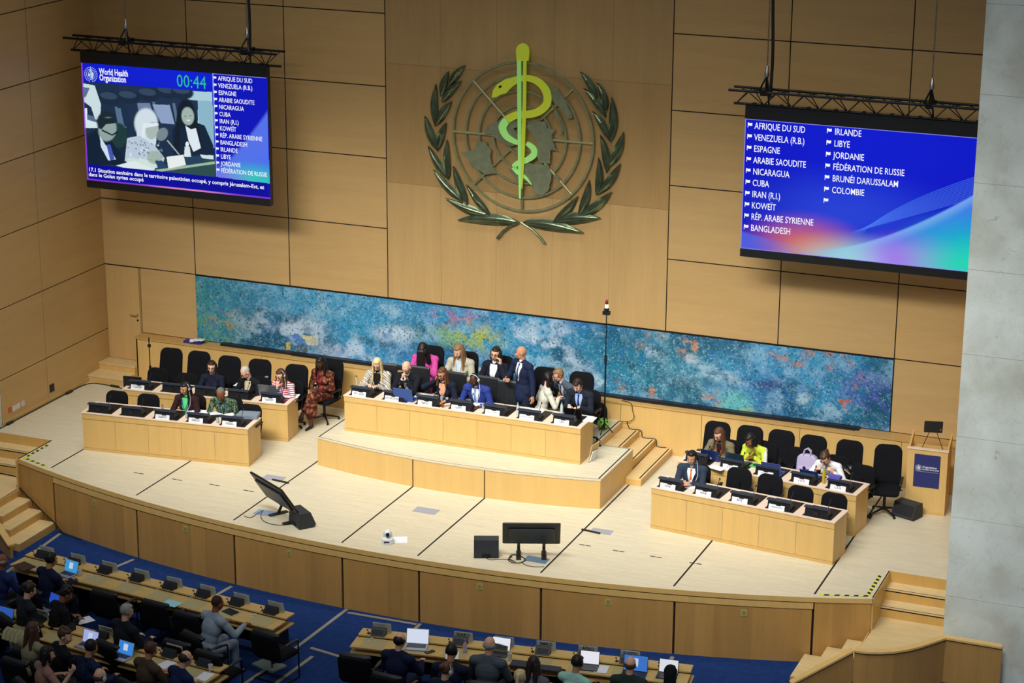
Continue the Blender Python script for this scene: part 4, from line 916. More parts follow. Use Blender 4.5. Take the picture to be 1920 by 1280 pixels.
def person(label, head, zf, rot=0, pose='sit', lean=10, hp=20, hy=0, hr=0, tw=0, side=0, lh=None, rh=None, skin='fair', hair=('short', 'dark'), top='#1c2030', inner=None, tie=None,
           bottom='#1a1c26', legs='trousers', bare=False, specs=False, phones=False, beard=None, fem=False, sc=1.0,  hz=None, chair=None, coat=True, lanyard=None, vox=.0095, curl=28, group=None, seat=.43, cdy=0.0, sleeve=None, crossed=False, hn=None, low=False):
    sc *= PSC*(1.05 if zf < -1 else 1)
    Rl = Matrix.Rotation(math.radians(side), 3, 'Y') @ Matrix.Rotation(math.radians(lean), 3, 'X'); U = Rl @ Vector((0, 0, 1)); Fw = Rl @ Vector((0, -1, 0)); RT = Matrix.Rotation(math.radians(tw), 3, 'Z')
    if pose == 'sit': P = Vector((0, 0, seat+.09))
    else: P = Vector((0, .0, .93))
    kz = .93 if fem else 1.0
    N = P+U*.50*kz; Sx = (.175 if fem else .195)
    sh = {s: N+RT @ Vector((s*Sx, 0, 0))-U*.045 for s in (-1, 1)}     # +1 = the person's own left side (local +x)
    Rh = Matrix.Rotation(math.radians(hy), 3, 'Z') @ Matrix.Rotation(math.radians(hp), 3, 'X') @ Matrix.Rotation(math.radians(hr), 3, 'Y')
    H = N+(U*.4+(Rh @ Vector((0, 0, 1)))*.6).normalized()*.185+Fw*.015
    hd = lambda x, y, z: H+Rh @ Vector((x, -y, z))
    # place so that the head sits where it is in the hall
    Hw = G(head[0], head[1], zf+H.z*sc); R = Matrix.Rotation(math.radians(rot), 3, 'Z'); o = R @ (Vector((H.x, H.y, 0))*sc)
    root = empty('person', (Hw[0]-o.x, Hw[1]-o.y, zf), math.radians(rot), label, 'person', group); root.scale = (sc, sc, sc)
    # arms
    dl = {-1: rh, 1: lh}; arms = {}
    for s in (-1, 1):
        t = dl[s]
        if t is None: t = (s*.17, -.40, seat+.29) if pose == 'sit' else (s*.27, -.05, .80)
        hint = (s*.5, .35, -.75) if pose == 'sit' else (s*.6, .7, -.4)
        if t[2] > sh[s].z-.12: hint = (s*.7, .0, -.9)
        E, W = ik(sh[s], t, .275, .25, hint); arms[s] = (sh[s], E, W)
    hips = {s: P+Vector((s*.09, 0, -.03)) for s in (-1, 1)}; lg = {}
    for s in (-1, 1):
        if pose == 'sit':
            K = Vector((s*.12, -.40, seat+.08)); A = Vector((s*.12, -.42 if not low else -.36, .09))
            if zf > -1: K = Vector((s*.12, -.33, seat+.04)); A = Vector((s*.12, -.20, .09))
            if crossed and s == 1: K = Vector((.03, -.44, seat+.17)); A = Vector((-.14, -.58, .22))
            if crossed and s == -1: K = Vector((-.02, -.43, seat+.06)); A = Vector((.02, -.50, .08))
        else: K = Vector((s*.10, -.03, .50)); A = Vector((s*.11, .0, .09))
        lg[s] = (hips[s], K, A)
    def torso(m, g, w=1.0, bust=True):
        Rm = Rl.copy(); ww = (.90 if fem else 1.0)*w
        ell(m, P+U*.02, ((.165 if fem else .16)+g, .12+g, .12+g), Rm); ell(m, P+U*.17, (.135*ww+g, .10*ww+g, .15+g), Rm); ell(m, P+U*.32*kz, (.165*ww+g, .112*ww+g, .16+g), RT @ Rm)
        if fem and bust:
            for s in (-1, 1): ell(m, P+U*.31*kz+Fw*.075+Rl @ Vector((s*.065, 0, 0)), (.062+g*.5, .05+g*.5, .06+g*.5), Rm)
        cap(m, sh[-1], sh[1], .062+g*.8, .062+g*.8)
        for s in (-1, 1): cap(m, N+U*.015, sh[s]+U*.005, .05+g*.6, .055+g*.6)
    # body, one continuous surface
    m = MB(); torso(m, -.006); cap(m, N-U*.03, hd(0, -.02, -.055), .052, .050)
    ell(m, hd(0, -.012, .025), (.076, .094, .094), Rh); ell(m, hd(0, .022, -.045), (.058, .066, .068), Rh); ell(m, hd(0, .055, -.088), (.026, .024, .02), Rh)
    ell(m, hd(0, .045, .0), (.064, .045, .07), Rh)
    cap(m, hd(0, .090, .012), hd(0, .108, -.028), .009, .0145, 8); ell(m, hd(0, .082, -.058), (.022, .014, .012), Rh)
    for s in (-1, 1): ell(m, hd(s*.077, -.012, -.008), (.010, .021, .032), Rh); ell(m, hd(s*.038, .072, -.022), (.024, .02, .02), Rh)
    for s in (-1, 1):
        S, E, W = arms[s]; cap(m, S, E, .046, .039); cap(m, E, W, .040, .026)
        fd = (W-E).normalized(); tgt = (hn or {}).get(s)
        if tgt: hand(m, W, tgt[0], tgt[1], tgt[2], curl=tgt[3] if len(tgt) > 3 else curl)
        elif pose == 'sit' and W.z < N.z-.1: hand(m, W, Vector((fd.x*.6-s*.25, fd.y-.35, min(fd.z, 0)*.3-.05)), (0, 0, -1), (-s, 0, .2), curl=curl)
        elif W.z >= N.z-.1: hand(m, W, fd, (-s, .1, 0), (0, .5, .6), curl=curl+15)
        else: hand(m, W, fd, (-s, 0, 0), (0, -1, .1), curl=curl)
        A0, K, A = lg[s]; cap(m, A0, K, .078, .056); cap(m, K, A, .055, .036); cap(m, A, A+Vector((0, -.02, -.045)), .036, .034); cap(m, A+Vector((0, .03, -.055)), A+Vector((0, -.14, -.06)), .034, .028)
    fused(m, 'body', SKIN[skin], root, vox, 1)
    # face details
    dk = skin in ('dark', 'brown')
    m = MB()
    for s in (-1, 1): ell(m, hd(s*.030, .0825, .006), (.0125, .008, .0065), Rh, 8, 6)
    ey = m.obj('eyes', M_eyew, root, True); m = MB()
    for s in (-1, 1): ell(m, hd(s*.030, .0875, .005), (.0065, .005, .0062), Rh, 8, 6)
    m.obj('pupils', M_eye, ey, True)
    m = MB(); cap(m, hd(-.018, .091, -.060), hd(.018, .091, -.060), .0055, .0055, 6); m.obj('lips', M_lipd if dk else M_lip, root, True)
    hk, hc = hair; hm = HAIR[hc] if hc in HAIR else cloth(hc)
    m = MB()
    for s in (-1, 1): cap(m, hd(s*.018, .0895, .027), hd(s*.045, .0835, .029), .005, .0035, 6)
    m.obj('eyebrows', HAIR['dark'] if hc in ('blonde', 'silver', 'scarf') or hc not in HAIR else hm, root, True)
    if specs:
        m = MB()
        for s in (-1, 1):
            m.tube([hd(s*.031+.021*math.cos(t), .099, .006+.016*math.sin(t)) for t in [2*PI*i/12 for i in range(12)]], .0035, 5, closed=True); m.tube([hd(s*.052, .097, .01), hd(s*.079, .01, .012)], .003, 5)
        m.tube([hd(-.010, .101, .010), hd(.010, .101, .010)], .003, 5); m.obj('spectacles', M_lens, root, True)
    # hair
    m = MB(); dn = Vector((0, 0, -1)); cap_ = lambda: (ell(m, hd(0, -.030, .036), (.084, .088, .094), Rh), ell(m, hd(0, .015, .082), (.066, .062, .036), Rh))
    def lock(x, y, z, dx, dy, L, r0, r1, mix=.75):
        a = hd(x, y, z); b = a+(dn*mix+(Rh @ Vector((0, 0, -1)))*(1-mix)).normalized()*L+Rh @ Vector((dx, -dy, 0)); cap(m, a, b, r0, r1)
    if hk == 'short': cap_(); [ell(m, hd(s*.07, -.02, .01), (.018, .045, .045), Rh) for s in (-1, 1)]
    elif hk == 'crop': ell(m, hd(0, -.024, .034), (.080, .086, .090), Rh)
    elif hk == 'quiff': cap_(); ell(m, hd(.01, .045, .10), (.055, .045, .032), Rh); [ell(m, hd(s*.07, -.02, .01), (.018, .045, .045), Rh) for s in (-1, 1)]
    elif hk == 'fringe':
        for s in (-1, 1): ell(m, hd(s*.066, -.03, .0), (.020, .055, .036), Rh)
        ell(m, hd(0, -.075, -.005), (.066, .034, .045), Rh)
        if hc != 'none': pass
    elif hk == 'balding': ell(m, hd(0, -.055, .015), (.080, .062, .072), Rh); [ell(m, hd(s*.068, -.02, .005), (.018, .05, .035), Rh) for s in (-1, 1)]
    elif hk in ('long', 'part', 'braids', 'face', 'vlong'):
        cap_(); L = .26 if hk != 'vlong' else .36
        for s in (-1, 1): lock(s*.071, -.002, .035, s*.022, .03, L-.02, .022, .022); lock(s*.068, -.03, .02, s*.035, -.01, L+.02, .030, .030); lock(s*.038, -.07, .0, s*.03, -.05, L+.02, .045, .034)
        if hk == 'face':
            for x in (-.04, 0, .04): lock(x, .085, .06, x*.2, .04, .24, .034, .03, .9)
        if hk == 'braids':
            for s in (-1, 1): lock(s*.05, -.07, .0, s*.10, -.06, .52, .035, .02); lock(s*.07, -.03, .0, s*.09, .0, .42, .024, .014)
    elif hk == 'bob':
        cap_(); [lock(s*.071, -.002, .035, s*.010, .015, .12, .022, .020) for s in (-1, 1)]; [lock(s*.055, -.05, .02, s*.02, -.02, .14, .045, .035) for s in (-1, 1)]
    elif hk == 'bun': cap_(); ell(m, hd(0, -.12, .06), (.042, .04, .042), Rh); [ell(m, hd(s*.07, -.015, .01), (.016, .04, .04), Rh) for s in (-1, 1)]
    elif hk == 'ponytail': cap_(); [ell(m, hd(s*.07, -.015, .01), (.016, .04, .04), Rh) for s in (-1, 1)]; ell(m, hd(0, -.115, .05), (.03, .03, .03), Rh); lock(0, -.125, .05, 0, -.05, .22, .030, .018)
    elif hk == 'curly':
        rs = random.Random(len(label)); cap_()
        for i in range(26):
            a = rs.uniform(0, 2*PI); b = rs.uniform(.1, 1.35); ell(m, hd(.086*math.sin(b)*math.cos(a), -.03+.088*math.sin(b)*math.sin(a), .04+.09*math.cos(b)), (.022, .022, .022), Rh, 8, 5)
    elif hk == 'scarf':
        ell(m, hd(0, -.028, .03), (.092, .098, .102), Rh); ell(m, hd(0, .015, -.085), (.072, .075, .05), Rh); ell(m, hd(0, .035, .085), (.07, .055, .03), Rh)
        for s in (-1, 1): cap(m, hd(s*.06, .02, .04), hd(s*.055, .03, -.07), .034, .036)
        cap(m, N-U*.02, hd(0, -.02, -.06), .095, .085); ell(m, N-U*.06, (.17, .12, .07), Rl); lock(0, -.06, 0, 0, -.05, .2, .08, .07)
    if m.v: fused(m, 'headscarf' if hk == 'scarf' else 'hair', hm, root, .0085 if hk != 'curly' else .007, 2 if hk != 'curly' else 1)
    if beard:
        m = MB(); ell(m, hd(0, .030, -.062), (.060, .066, .052), Rh); m2 = m; ell(m, hd(0, .086, -.045), (.026, .011, .007), Rh); fused(m2, 'beard', HAIR[beard], root, .0085, 1)
    if phones:
        m = MB(); pts = [hd(.088*math.sin(t), -.02, .018+.103*math.cos(t)) for t in [math.radians(a) for a in range(-100, 101, 20)]]; m.tube(pts, .006, 6)
        for s in (-1, 1): m.lathe([(.026, -.012), (.032, 0), (.030, .014), (.01, .018)], n=14, X=Matrix.Translation(hd(s*.082, -.012, -.004)) @ (Rh.to_4x4()) @ RY(90*s))
        hp_ = m.obj('headphones', M_hph if phones is True else cloth(phones), root, True); m = MB()
        a = hd(.088, .0, -.03); m.tube([a, a+Vector((.03, -.02, -.12)), a+Vector((.05, -.08, -.24)), a+Vector((.02, -.17, -.36))], .0035, 5); m.obj('cord', M_hph, hp_, True)
    # clothing
    T_ = cloth(top); m = MB(); g = .020 if coat else .011; torso(m, g); slv = sleeve if sleeve is not None else .93
    for s in (-1, 1):
        S, E, W = arms[s]; cap(m, S, E, .052+g*.7, .044+g*.7)
        if slv > .5: cap(m, E, E+(W-E)*(slv*.98), .045+g*.6, .031+g*.6)
    if coat and pose == 'stand': cap(m, P+Vector((0, .0, -.05)), P+Vector((0, 0, -.12)), .165, .17)
    cap(m, N-U*.04+Vector((0, .012, 0)), N+U*(.012 if inner else .035)+Vector((0, .014 if inner else 0, 0)), .07+g*.4, .052+g*.3) if not (fem and not coat) else None
    fused(m, 'jacket' if coat else 'top', T_, root, .0105, 3)
    jk = PENDING[-1]; RTl = RT @ Rl
    if inner:
        for (nm, pts, mm, e) in [('shirt', [(-.01, .066), (.05, .078), (.10, .068), (.16, .054), (.24, .034), (.32, .008)], inner, .004)]+([('tie', [(.0, .014), (.03, .019), (.045, .012), (.15, .019), (.25, .025), (.30, .004)], tie, .010)] if tie else []):
            DRAPE.append((nm, root, jk, N.copy(), U.copy(), RTl.copy(), pts, cloth(mm), e, Fw.copy()))
        m = MB(); cap(m, N+U*.005-Fw*.0, N+U*.030+Fw*.008, .062, .055, 14); m.obj('collar', cloth(inner), root, True)
        if coat:
            m = MB()
            for s in (-1, 1): S, E, W = arms[s]; d = (W-E).normalized(); cap(m, W-d*.028, W-d*.006, .0335, .0315)
            m.obj('cuffs', cloth(inner), root, True)
    if lanyard:
        DRAPE.append(('lanyard', root, jk, N.copy(), U.copy(), RTl.copy(), None, cloth(lanyard), .012, Fw.copy()))
    m = MB(); gg = .013
    if legs == 'skirt':
        for s in (-1, 1): A0, K, A = lg[s]; cap(m, A0, K, .10, .09); cap(m, K, K+(A-K)*.6, .09, .085)
        cap(m, (lg[1][1]+lg[-1][1])/2, (lg[1][1]+lg[-1][1])/2+Vector((0, -.02, -.25)), .11, .12); cap(m, hips[-1], hips[1], .11, .11)
    else:
        cap(m, hips[-1], hips[1], .10+gg, .10+gg)
        for s in (-1, 1): A0, K, A = lg[s]; cap(m, A0, K, .082+gg, .062+gg); cap(m, K, A+Vector((0, 0, .02)), .060+gg, .046+gg)
    fused(m, 'skirt' if legs == 'skirt' else 'trousers', cloth(bottom), root, .013, 2)
    for s in (-1, 1):
        A = lg[s][2]; m = MB(); cap(m, A+Vector((0, .035, -.055)), A+Vector((0, -.15, -.062)), .036, .032, fl=.85); cap(m, A+Vector((0, .02, -.02)), A+Vector((0, -.02, -.045)), .042, .038); fused(m, 'shoe', M_shoe, root, .012, 1)
    if chair: place_chair(chair, root, rot, cdy)
    return root
CH = {}
def place_chair(kind, root, rot, cdy, dx=0):
    k, lab, grp = kind; R = Matrix.Rotation(math.radians(rot), 3, 'Z'); o = R @ Vector((dx, cdy, 0)); p = Vector(root.location)+o
    return put_chair(k, p, rot, lab, grp)
# ------------------------------------------------------------------ chairs
CSC = 1.08
def chair_proto(kind):
    nm = {'high': 'conference_chair', 'task': 'desk_chair', 'leather': 'leather_chair', 'aud': 'delegate_chair'}[kind]; r = empty(nm); r['category'] = 'chair'
    def seat(w, d, t, z, mm): m = MB(); m.slab(w, d, t, .07, T(0, -.24-.0, z) @ RX(0) @ Matrix(((1, 0, 0, 0), (0, 0, 1, 0), (0, 1, 0, 0), (0, 0, 0, 1))) , rt=.05); m.v = [(x, y+.0, z_) for x, y, z_ in m.v]; fix(m); m.obj('seat', mm, r, True)
    def fix(m): m.f = [f[::-1] for f in m.f]
    if kind == 'high':
        seat(.50, .48, .10, .44, M_black2); m = MB(); m.slab(.50, .70, .085, .06, T(0, .22, .46) @ RX(-11), bend=-.03, rt=.13, taper=.06); m.obj('backrest', M_black2, r, True)
    elif kind == 'task':
        seat(.48, .46, .09, .44, M_black2); m = MB(); m.slab(.46, .40, .075, .06, T(0, .22, .52) @ RX(-9), bend=-.035, rt=.12, taper=.03); m.obj('backrest', M_black2, r, True); m = MB(); m.box(-.03, .03, .2, .225, .38, .70); m.obj('back_support', M_black, r)
    elif kind == 'leather':
        seat(.52, .50, .11, .44, M_leather); m = MB(); m.slab(.50, .62, .06, .03, T(0, .22, .44) @ RX(-8), bend=-.012, rt=.035); m.obj('backrest', M_leather, r, True)
    else:
        seat(.52, .48, .10, .43, M_black2); m = MB(); m.slab(.54, .45, .08, .05, T(0, .23, .44) @ RX(-12), bend=-.03, rt=.10, taper=.02); m.obj('backrest', M_black2, r, True)
        m = MB(); m.slab(.50, .06, .09, .03, T(0, .245, .825) @ RX(-12), bend=-.03); m.obj('top_roll', M_black, r, True)
    if kind in ('high', 'task', 'leather'):
        m = MB(); m.tube([(0, 0, .12), (0, 0, .40)], .026, 10); m.lathe([(.05, .09), (.05, .13), (.03, .14)], n=12); m.obj('post', M_steel, r, True)
        for k in range(4 if kind == 'high' else 5):
            a = 2*PI*k/(4 if kind == 'high' else 5)+.78; m = MB(); m.tube([(.03*math.cos(a), .03*math.sin(a), .11), (.28*math.cos(a), .28*math.sin(a), .05)], [.022, .015], 6); m.lathe([(.02, 0), (.025, .02), (.015, .045)], (.28*math.cos(a), .28*math.sin(a), 0), 8); m.obj('base_leg', M_steel, r, True)
        for s in (-1, 1):
            m = MB(); m.tube([(s*.25, .12, .42), (s*.275, .14, .62), (s*.275, -.12, .64)], .012, 6); m.box(s*.275-.025, s*.275+.025, -.16, .14, .635, .66); m.obj('armrest', M_black, r)
    else:
        for s in (-1, 1):
            m = MB(); m.tube([(s*.27, .26, .66), (s*.275, -.18, .64), (s*.27, -.20, .02), (s*.27, .24, .015)], .013, 8); m.obj('sled_leg', M_steel, r, True)
            m = MB(); m.slab(.05, .30, .03, .02, T(s*.275, -.02, .66) @ RX(90) @ T(0, 0, -.15)); m.obj('armrest', mat('armrest_grey', '#2a2d32', .35), r)
        m = MB(); m.tube([(-.27, .2, .015), (.27, .2, .015)], .012, 6); m.obj('cross_bar', M_steel, r, True)
    return r
def put_chair(kind, p, rot, lab, grp=None):
    if kind not in CH: CH[kind] = c = chair_proto(kind)
    else: c = copy_tree(CH[kind])
    c.location = [float(x) for x in p]; c.rotation_euler = (0, 0, math.radians(rot)); c['label'] = lab; c['category'] = 'chair'
    if grp: c['group'] = grp
    c.scale = (CSC, CSC, CSC); return c
def chair_at(kind, px, py, zf, rot, lab, grp=None):
    """px,py = top middle of the backrest as measured"""
    top = {'high': (1.15, .35), 'task': (.91, .285), 'leather': (1.055, .31), 'aud': (.88, .34)}[kind]
    P = G(px, py, zf+top[0]*CSC); a = math.radians(rot); return put_chair(kind, (P[0]+top[1]*CSC*math.sin(a), P[1]-top[1]*CSC*math.cos(a), zf), rot, lab, grp)
# ------------------------------------------------------------------ small things
def placed(r, loc, rz): r.location = [float(x) for x in loc]; r.rotation_euler = (0, 0, rz); return r
def onto(X, x, y, z): return X @ Vector((x, y, z))
_cons = [None]
def console(X, rz, lab, grp='screen consoles on the stage desks'):
    """wedge shaped seat console with its screen towards the sitter (+y), dark back towards the hall"""
    if _cons[0] is None:
        r = empty('seat_console'); r['category'] = 'console'; m = MB()
        m.add([(-.17, -.10, .0), (.17, -.10, .0), (.17, .10, 0), (-.17, .10, 0), (-.165, -.085, .115), (.165, -.085, .115), (.165, -.045, .125), (-.165, -.045, .125), (-.165, .10, .02), (.165, .10, .02)],
              [(3, 2, 1, 0), (0, 1, 5, 4), (4, 5, 6, 7), (7, 6, 9, 8), (8, 9, 2, 3), (0, 4, 7, 8, 3), (1, 2, 9, 6, 5)]); m.obj('housing', M_black, r)
        m = MB(); m.box(-.18, .18, -.105, -.035, .118, .138); m.obj('top_bar', M_slate, r)
        m = MB()
        for k in range(8): m.box(-.14+k*.04-.012, -.14+k*.04+.012, -.10, -.085, .137, .1395)
        m.obj('button_strip', M_black, r); m = MB(); m.box(-.035, .035, -.112, -.10, .02, .08); m.obj('rear_socket', M_pad, r)
        m = MB(); m.tube([(.14, -.02, .13), (.145, .02, .19), (.14, .07, .22)], .005, 6); m.lathe([(.006, -.01), (.011, 0), (.010, .02), (.004, .026)], (.14, .075, .215), 8); m.obj('microphone', M_black, r, True)
        _cons[0] = r; c = r
    else: c = copy_tree(_cons[0])
    placed(c, X @ Vector((0, 0, 0)), rz); c['label'] = lab; c['group'] = grp; c.scale = (1.28, 1.25, 1.25); return c
def plate(loc, rz, txt, lab, size=.035, w=.24, h=.072, tilt=-14, grey=False, grp='nameplates on the stage desks', back=False, sx=1.0):
    r = empty('nameplate', (0, 0, 0), 0, lab, 'nameplate', grp); m = MB(); m.box(-w/2, w/2, -.004, .004, 0, h, X=RX(tilt)); m.box(-w/2, w/2, -.0, .05, 0, .004)
    m.obj('card', mat('plate_grey', '#b9bfbb', .5) if grey else M_plate, r)
    if txt: text(txt, size, M_ink, r, RX(tilt) @ T(0, -.0055, h*(.70 if grey else .5)) @ FACE, 'CENTER', 'lettering', space=.85, sx=sx, bold=.012) if not back else text(txt, size, M_ink, r, RX(tilt) @ RZ(180) @ T(0, -.0055, h/2) @ FACE, 'CENTER', 'lettering', space=.85, sx=sx, bold=.012)
    return placed(r, loc, rz)
def paper(loc, rz, lab, w=.21, h=.297, col=None, n=1, grp=None, name='paper_sheet'):
    m = MB(); m.box(-w/2, w/2, -h/2, h/2, .0005, .003*n, X=None); o = m.obj(name, col or M_white); placed(o, loc, rz); return tag(o, lab, 'paper', grp)
def laptop(loc, rz, lab, shell='#8d9096', scr='#3a78c8', w=.32, d=.22, ang=108, content=True):
    r = empty('laptop', (0, 0, 0), 0, lab, 'laptop'); sm = mat('shell_'+shell[1:], shell, .35, metal=.3); m = MB(); m.box(-w/2, w/2, -d/2, d/2, .002, .018); m.obj('base', sm, r)
    m = MB(); m.box(-w/2+.03, w/2-.03, -d/2+.09, d/2-.015, .018, .0195); kb = m.obj('keyboard', M_black, r)
    X = T(0, d/2, .018) @ RX(90-ang+90-90); m = MB(); m.box(-w/2, w/2, -.004, .004, 0, d, X=X); m.obj('lid', sm, r)
    m = MB(); m.box(-w/2+.008, w/2-.008, -.0065, -.0042, .008, d-.008, X=X); m.obj('screen', mat('lcd_'+scr[1:], '#05060a', .3, emit=scr, es=.85), r)
    if content:
        m = MB(); m.box(-.05, .04, -.008, -.0066, d*.3, d*.8, X=X); m.obj('window', mat('lcd_page', '#05060a', .3, emit='#cfe0f4', es=.8), r)
    return placed(r, loc, rz)
def bottle(loc, lab, col='#cfe0e6', h=.2, r_=.03, capc='#e8e8e8', name='bottle', glass=True, grp=None):
    r = empty(name, (0, 0, 0), 0, lab, 'bottle', grp); m = MB(); m.lathe([(r_*.9, 0), (r_, .01), (r_, h*.62), (r_*.45, h*.82), (r_*.42, h*.92)], n=14)
    m.obj('body', mat('bottle_'+col[1:], col, .15, alpha=.75 if glass else 1), r, True); m = MB(); m.lathe([(r_*.5, h*.9), (r_*.5, h), (r_*.3, h*1.01)], n=12); m.obj('cap', mat('cap_'+capc[1:], capc, .4), r, True); return placed(r, loc, 0)
def tumbler(loc, lab, grp='water glasses on the stage desks'):
    m = MB(); m.lathe([(.024, 0), (.031, .10), (.029, .10), (.023, .006)], n=16); o = m.obj('water_glass', mat('clear_glass', '#c3d6d8', .05, alpha=.45), None, True); placed(o, loc, 0); return tag(o, lab, 'glass', grp)
def earpiece(loc, rz, lab, grp):
    m = MB(); m.tube([(.05*math.cos(t)*(1+.15*t), .04*math.sin(t)*1.6, .006) for t in [k*.5 for k in range(14)]]+[(.14, .12, .006)], .004, 5); m.lathe([(.012, 0), (.02, .008), (.016, .022)], (.06, 0, 0), 10); o = m.obj('earpiece', M_hph, None, True); placed(o, loc, rz); return tag(o, lab, 'earpiece', grp)
def cable(name, lab, pts, r=.008, m_=None, cat='cable'):
    P = [Vector([float(c) for c in p]) for p in pts]; out = []
    for i in range(len(P)-1):
        p0, p1, p2, p3 = P[max(i-1, 0)], P[i], P[i+1], P[min(i+2, len(P)-1)]
        for k in range(6): t = k/6; out.append(.5*((2*p1)+(-p0+p2)*t+(2*p0-5*p1+4*p2-p3)*t*t+(-p0+3*p1-3*p2+p3)*t**3))
    out.append(P[-1]); m = MB(); m.tube(out, r, 6); return tag(m.obj(name, m_ or M_black, None, True), lab, cat)
# ------------------------------------------------------------------ stage desks
def desk(label, FL, ang, L, dep, h, zf, n):
    r = empty('conference_desk', (FL[0], FL[1], zf), math.radians(ang), label, 'desk'); m = MB(); gp = .0025
    for i in range(n): m.box(L*i/n+gp, L*(i+1)/n-gp, .012, .04, .06, h-.135, 0, tone2(.02))
    m.obj('front_panel', [M_desk, M_gap], r, tone=True); m = MB()
    m.box(0, L, .0, .04, h-.13, h-.02, 0, (.97, .96, .94)); m.obj('front_band', [M_desk], r, tone=True)
    m = MB(); m.box(.0, L, .002, .04, 0, .055, 0, (.95, .93, .9)); m.obj('plinth', [M_desk], r, tone=True)
    for x in (0, L-.04):
        m = MB(); m.box(x+.002, x+.038, .04, dep-.02, 0, h-.02, 0, (.97, .95, .92)); m.box(x, x+.04, .04, dep, 0, .055, 0, (.95, .93, .9)); m.box(x, x+.04, .04, dep, h-.13, h-.02, 0, (.97, .96, .94)); m.obj('side_panel', [M_desk], r, tone=True)
    m = MB(); m.box(.04, L-.04, .04, .055, .06, h-.03); m.obj('inner_backing', [M_seam], r)
    m = MB(); m.box(-.012, L+.012, -.012, dep+.012, h-.02, h); m.obj('desk_top', M_rim, r)
    for i in range(n):
        x0 = L*(i+.5)/n; w_ = L/n-.17; m = MB(); m.box(x0-w_/2, x0+w_/2, .045, dep-.06, h, h+.004); m.obj('inset_pad', M_pad, r)
    X = T(FL[0], FL[1], zf) @ RZ(ang); return X
DL1 = desk('long wooden desk nearest the stage edge on the door side', (2.32, -4.69), 7.0, 3.55, .69, .80, 0, 5)
DL2 = desk('long wooden desk behind, on the door side, in front of the row of high chairs', (2.28, -3.09), 6.7, 3.62, .62, .80, 0, 5)
DP = desk('longest wooden desk, standing on the raised podium', (7.37, -3.09), 0.0, 4.98, .72, .745, PZ, 7)
DR1 = desk('long wooden desk nearest the stage edge on the stone pillar side', (14.15, -4.20), -6.6, 3.54, .66, .81, 0, 5)
DR2 = desk('long wooden desk behind, on the stone pillar side, next to the lectern', (14.17, -2.70), -7.3, 3.56, .66, .81, 0, 5)
DESKS = {'L1': (DL1, 7.0, 3.55, .80, 5), 'L2': (DL2, 6.7, 3.62, .80, 5), 'P': (DP, 0, 4.98, .745, 7), 'R1': (DR1, -6.6, 3.54, .81, 5), 'R2': (DR2, -7.3, 3.56, .81, 5)}
WHERE = {'L1': 'front desk on the door side', 'L2': 'rear desk on the door side', 'P': 'podium desk', 'R1': 'front desk on the pillar side', 'R2': 'rear desk on the pillar side'}
NTH = ['first', 'second', 'third', 'fourth', 'fifth', 'sixth', 'seventh']
PL = {'L1': [None, None, 'VICE-PRESIDENT\nCOMMISSION B', 'RAPPORTEUR\nCOMMISSION B', 'SECRETARIAT\nCOMMISSION B'], 'L2': ['VICE-CHAIRMAN\nCOMMITTEE B', None, None, None, 'VICE-CHAIRMAN\nCOMMITTEE B'],
      'P': ['DR. SARI', 'EXECBOARD', 'SECRETARY\nCOMMITTEE B', 'CHAIRMAN\nCOMMITTEE B', 'VICE-CHAIRMAN', 'SECRETARY GENERAL', 'GBS'], 'R1': ['WHE', 'WHE', 'BOS', 'COMMUNICATION', None], 'R2': [None, 'S E A', 'D G O', 'L E G', 'L E G']}
for k, (X, a, L, h, n) in DESKS.items():
    for i in range(n):
        x0 = L*(i+.5)/n-.02
        console(X @ T(x0, .20, h+.004), math.radians(a), ('%s seat console of the %s, counting from the %s' % (NTH[i], WHERE[k], 'podium' if k[0] == 'R' else 'door side' if k == 'P' else 'wall')))
        t = PL[k][i]
        if t is None: continue
        if k == 'R2' and i == 0: continue
        t0 = t.replace('\n', ' '); sz = .055 if len(t) < 10 else .027
        plate(X @ Vector((x0-.03 if k != 'R2' else x0, 0.045, h+.001)), math.radians(a), t, 'nameplate %s by the %s console, %s' % (t0.replace('S E A', 'SEA').replace('D G O', 'DGO').replace('L E G', 'LEG'), NTH[i], WHERE[k]), size=sz, w=.30, h=.092)
# ------------------------------------------------------------------ people on the stage
pat_red = patmat('red_white_stripes', 'stripe', ['#d9dde0', '#c23340'], 9)
pat_zebra = patmat('zebra_stripes', 'zebra', ['#cfc8bc', '#1a1817', '#bdb5a8'], 5)
pat_camo = patmat('mottled_green_cloth', 'camo', ['#20321f', '#4c6a4c', '#7d8e72', '#2c4a38'], 22)
pat_brown = patmat('brown_red_print', 'print', ['#c2a184', '#6e2c22', '#8a5a3c', '#4a1f18'], 16)
pat_plaid = patmat('dark_blue_plaid', 'camo', ['#10182e', '#1b2a4c', '#141e38'], 9)
tc = lambda lab, grp=None: ('task', lab, grp)
person('woman with short dark hair and spectacles in a navy turtleneck at the rear desk', (397, 688), 0, 6, lean=4, hp=8, hy=12, hair=('bob', 'dark'), top='#171c2e', coat=False, fem=True, specs=True, bottom='#15171f', chair=tc('black desk chair holding the woman in the navy turtleneck'), cdy=.02)
person('woman with short grey hair and black blazer looking down at papers on the rear desk', (460, 698), 0, -8, lean=10, hp=38, hy=-22, hair=('crop', 'silver'), skin='fair', top='#14161c', inner='#c9bd9c', fem=True, specs=True, chair=tc('black desk chair holding the grey-haired woman in the black blazer'), cdy=.05)
person('woman in a red and white striped top with white headphones, hand raised to her face', (526, 703), 0, -4, lean=12, hp=22, hy=-8, hair=('long', 'brown'), top=pat_red, coat=False, fem=True, phones=True, specs=True, rh=(-.04, -.24, .93), hn={-1: ((.1, .05, 1), (0, 1, 0), (1, 0, 0), 35)}, lanyard='#3a4aa0', chair=tc('black desk chair holding the woman in the striped top'))
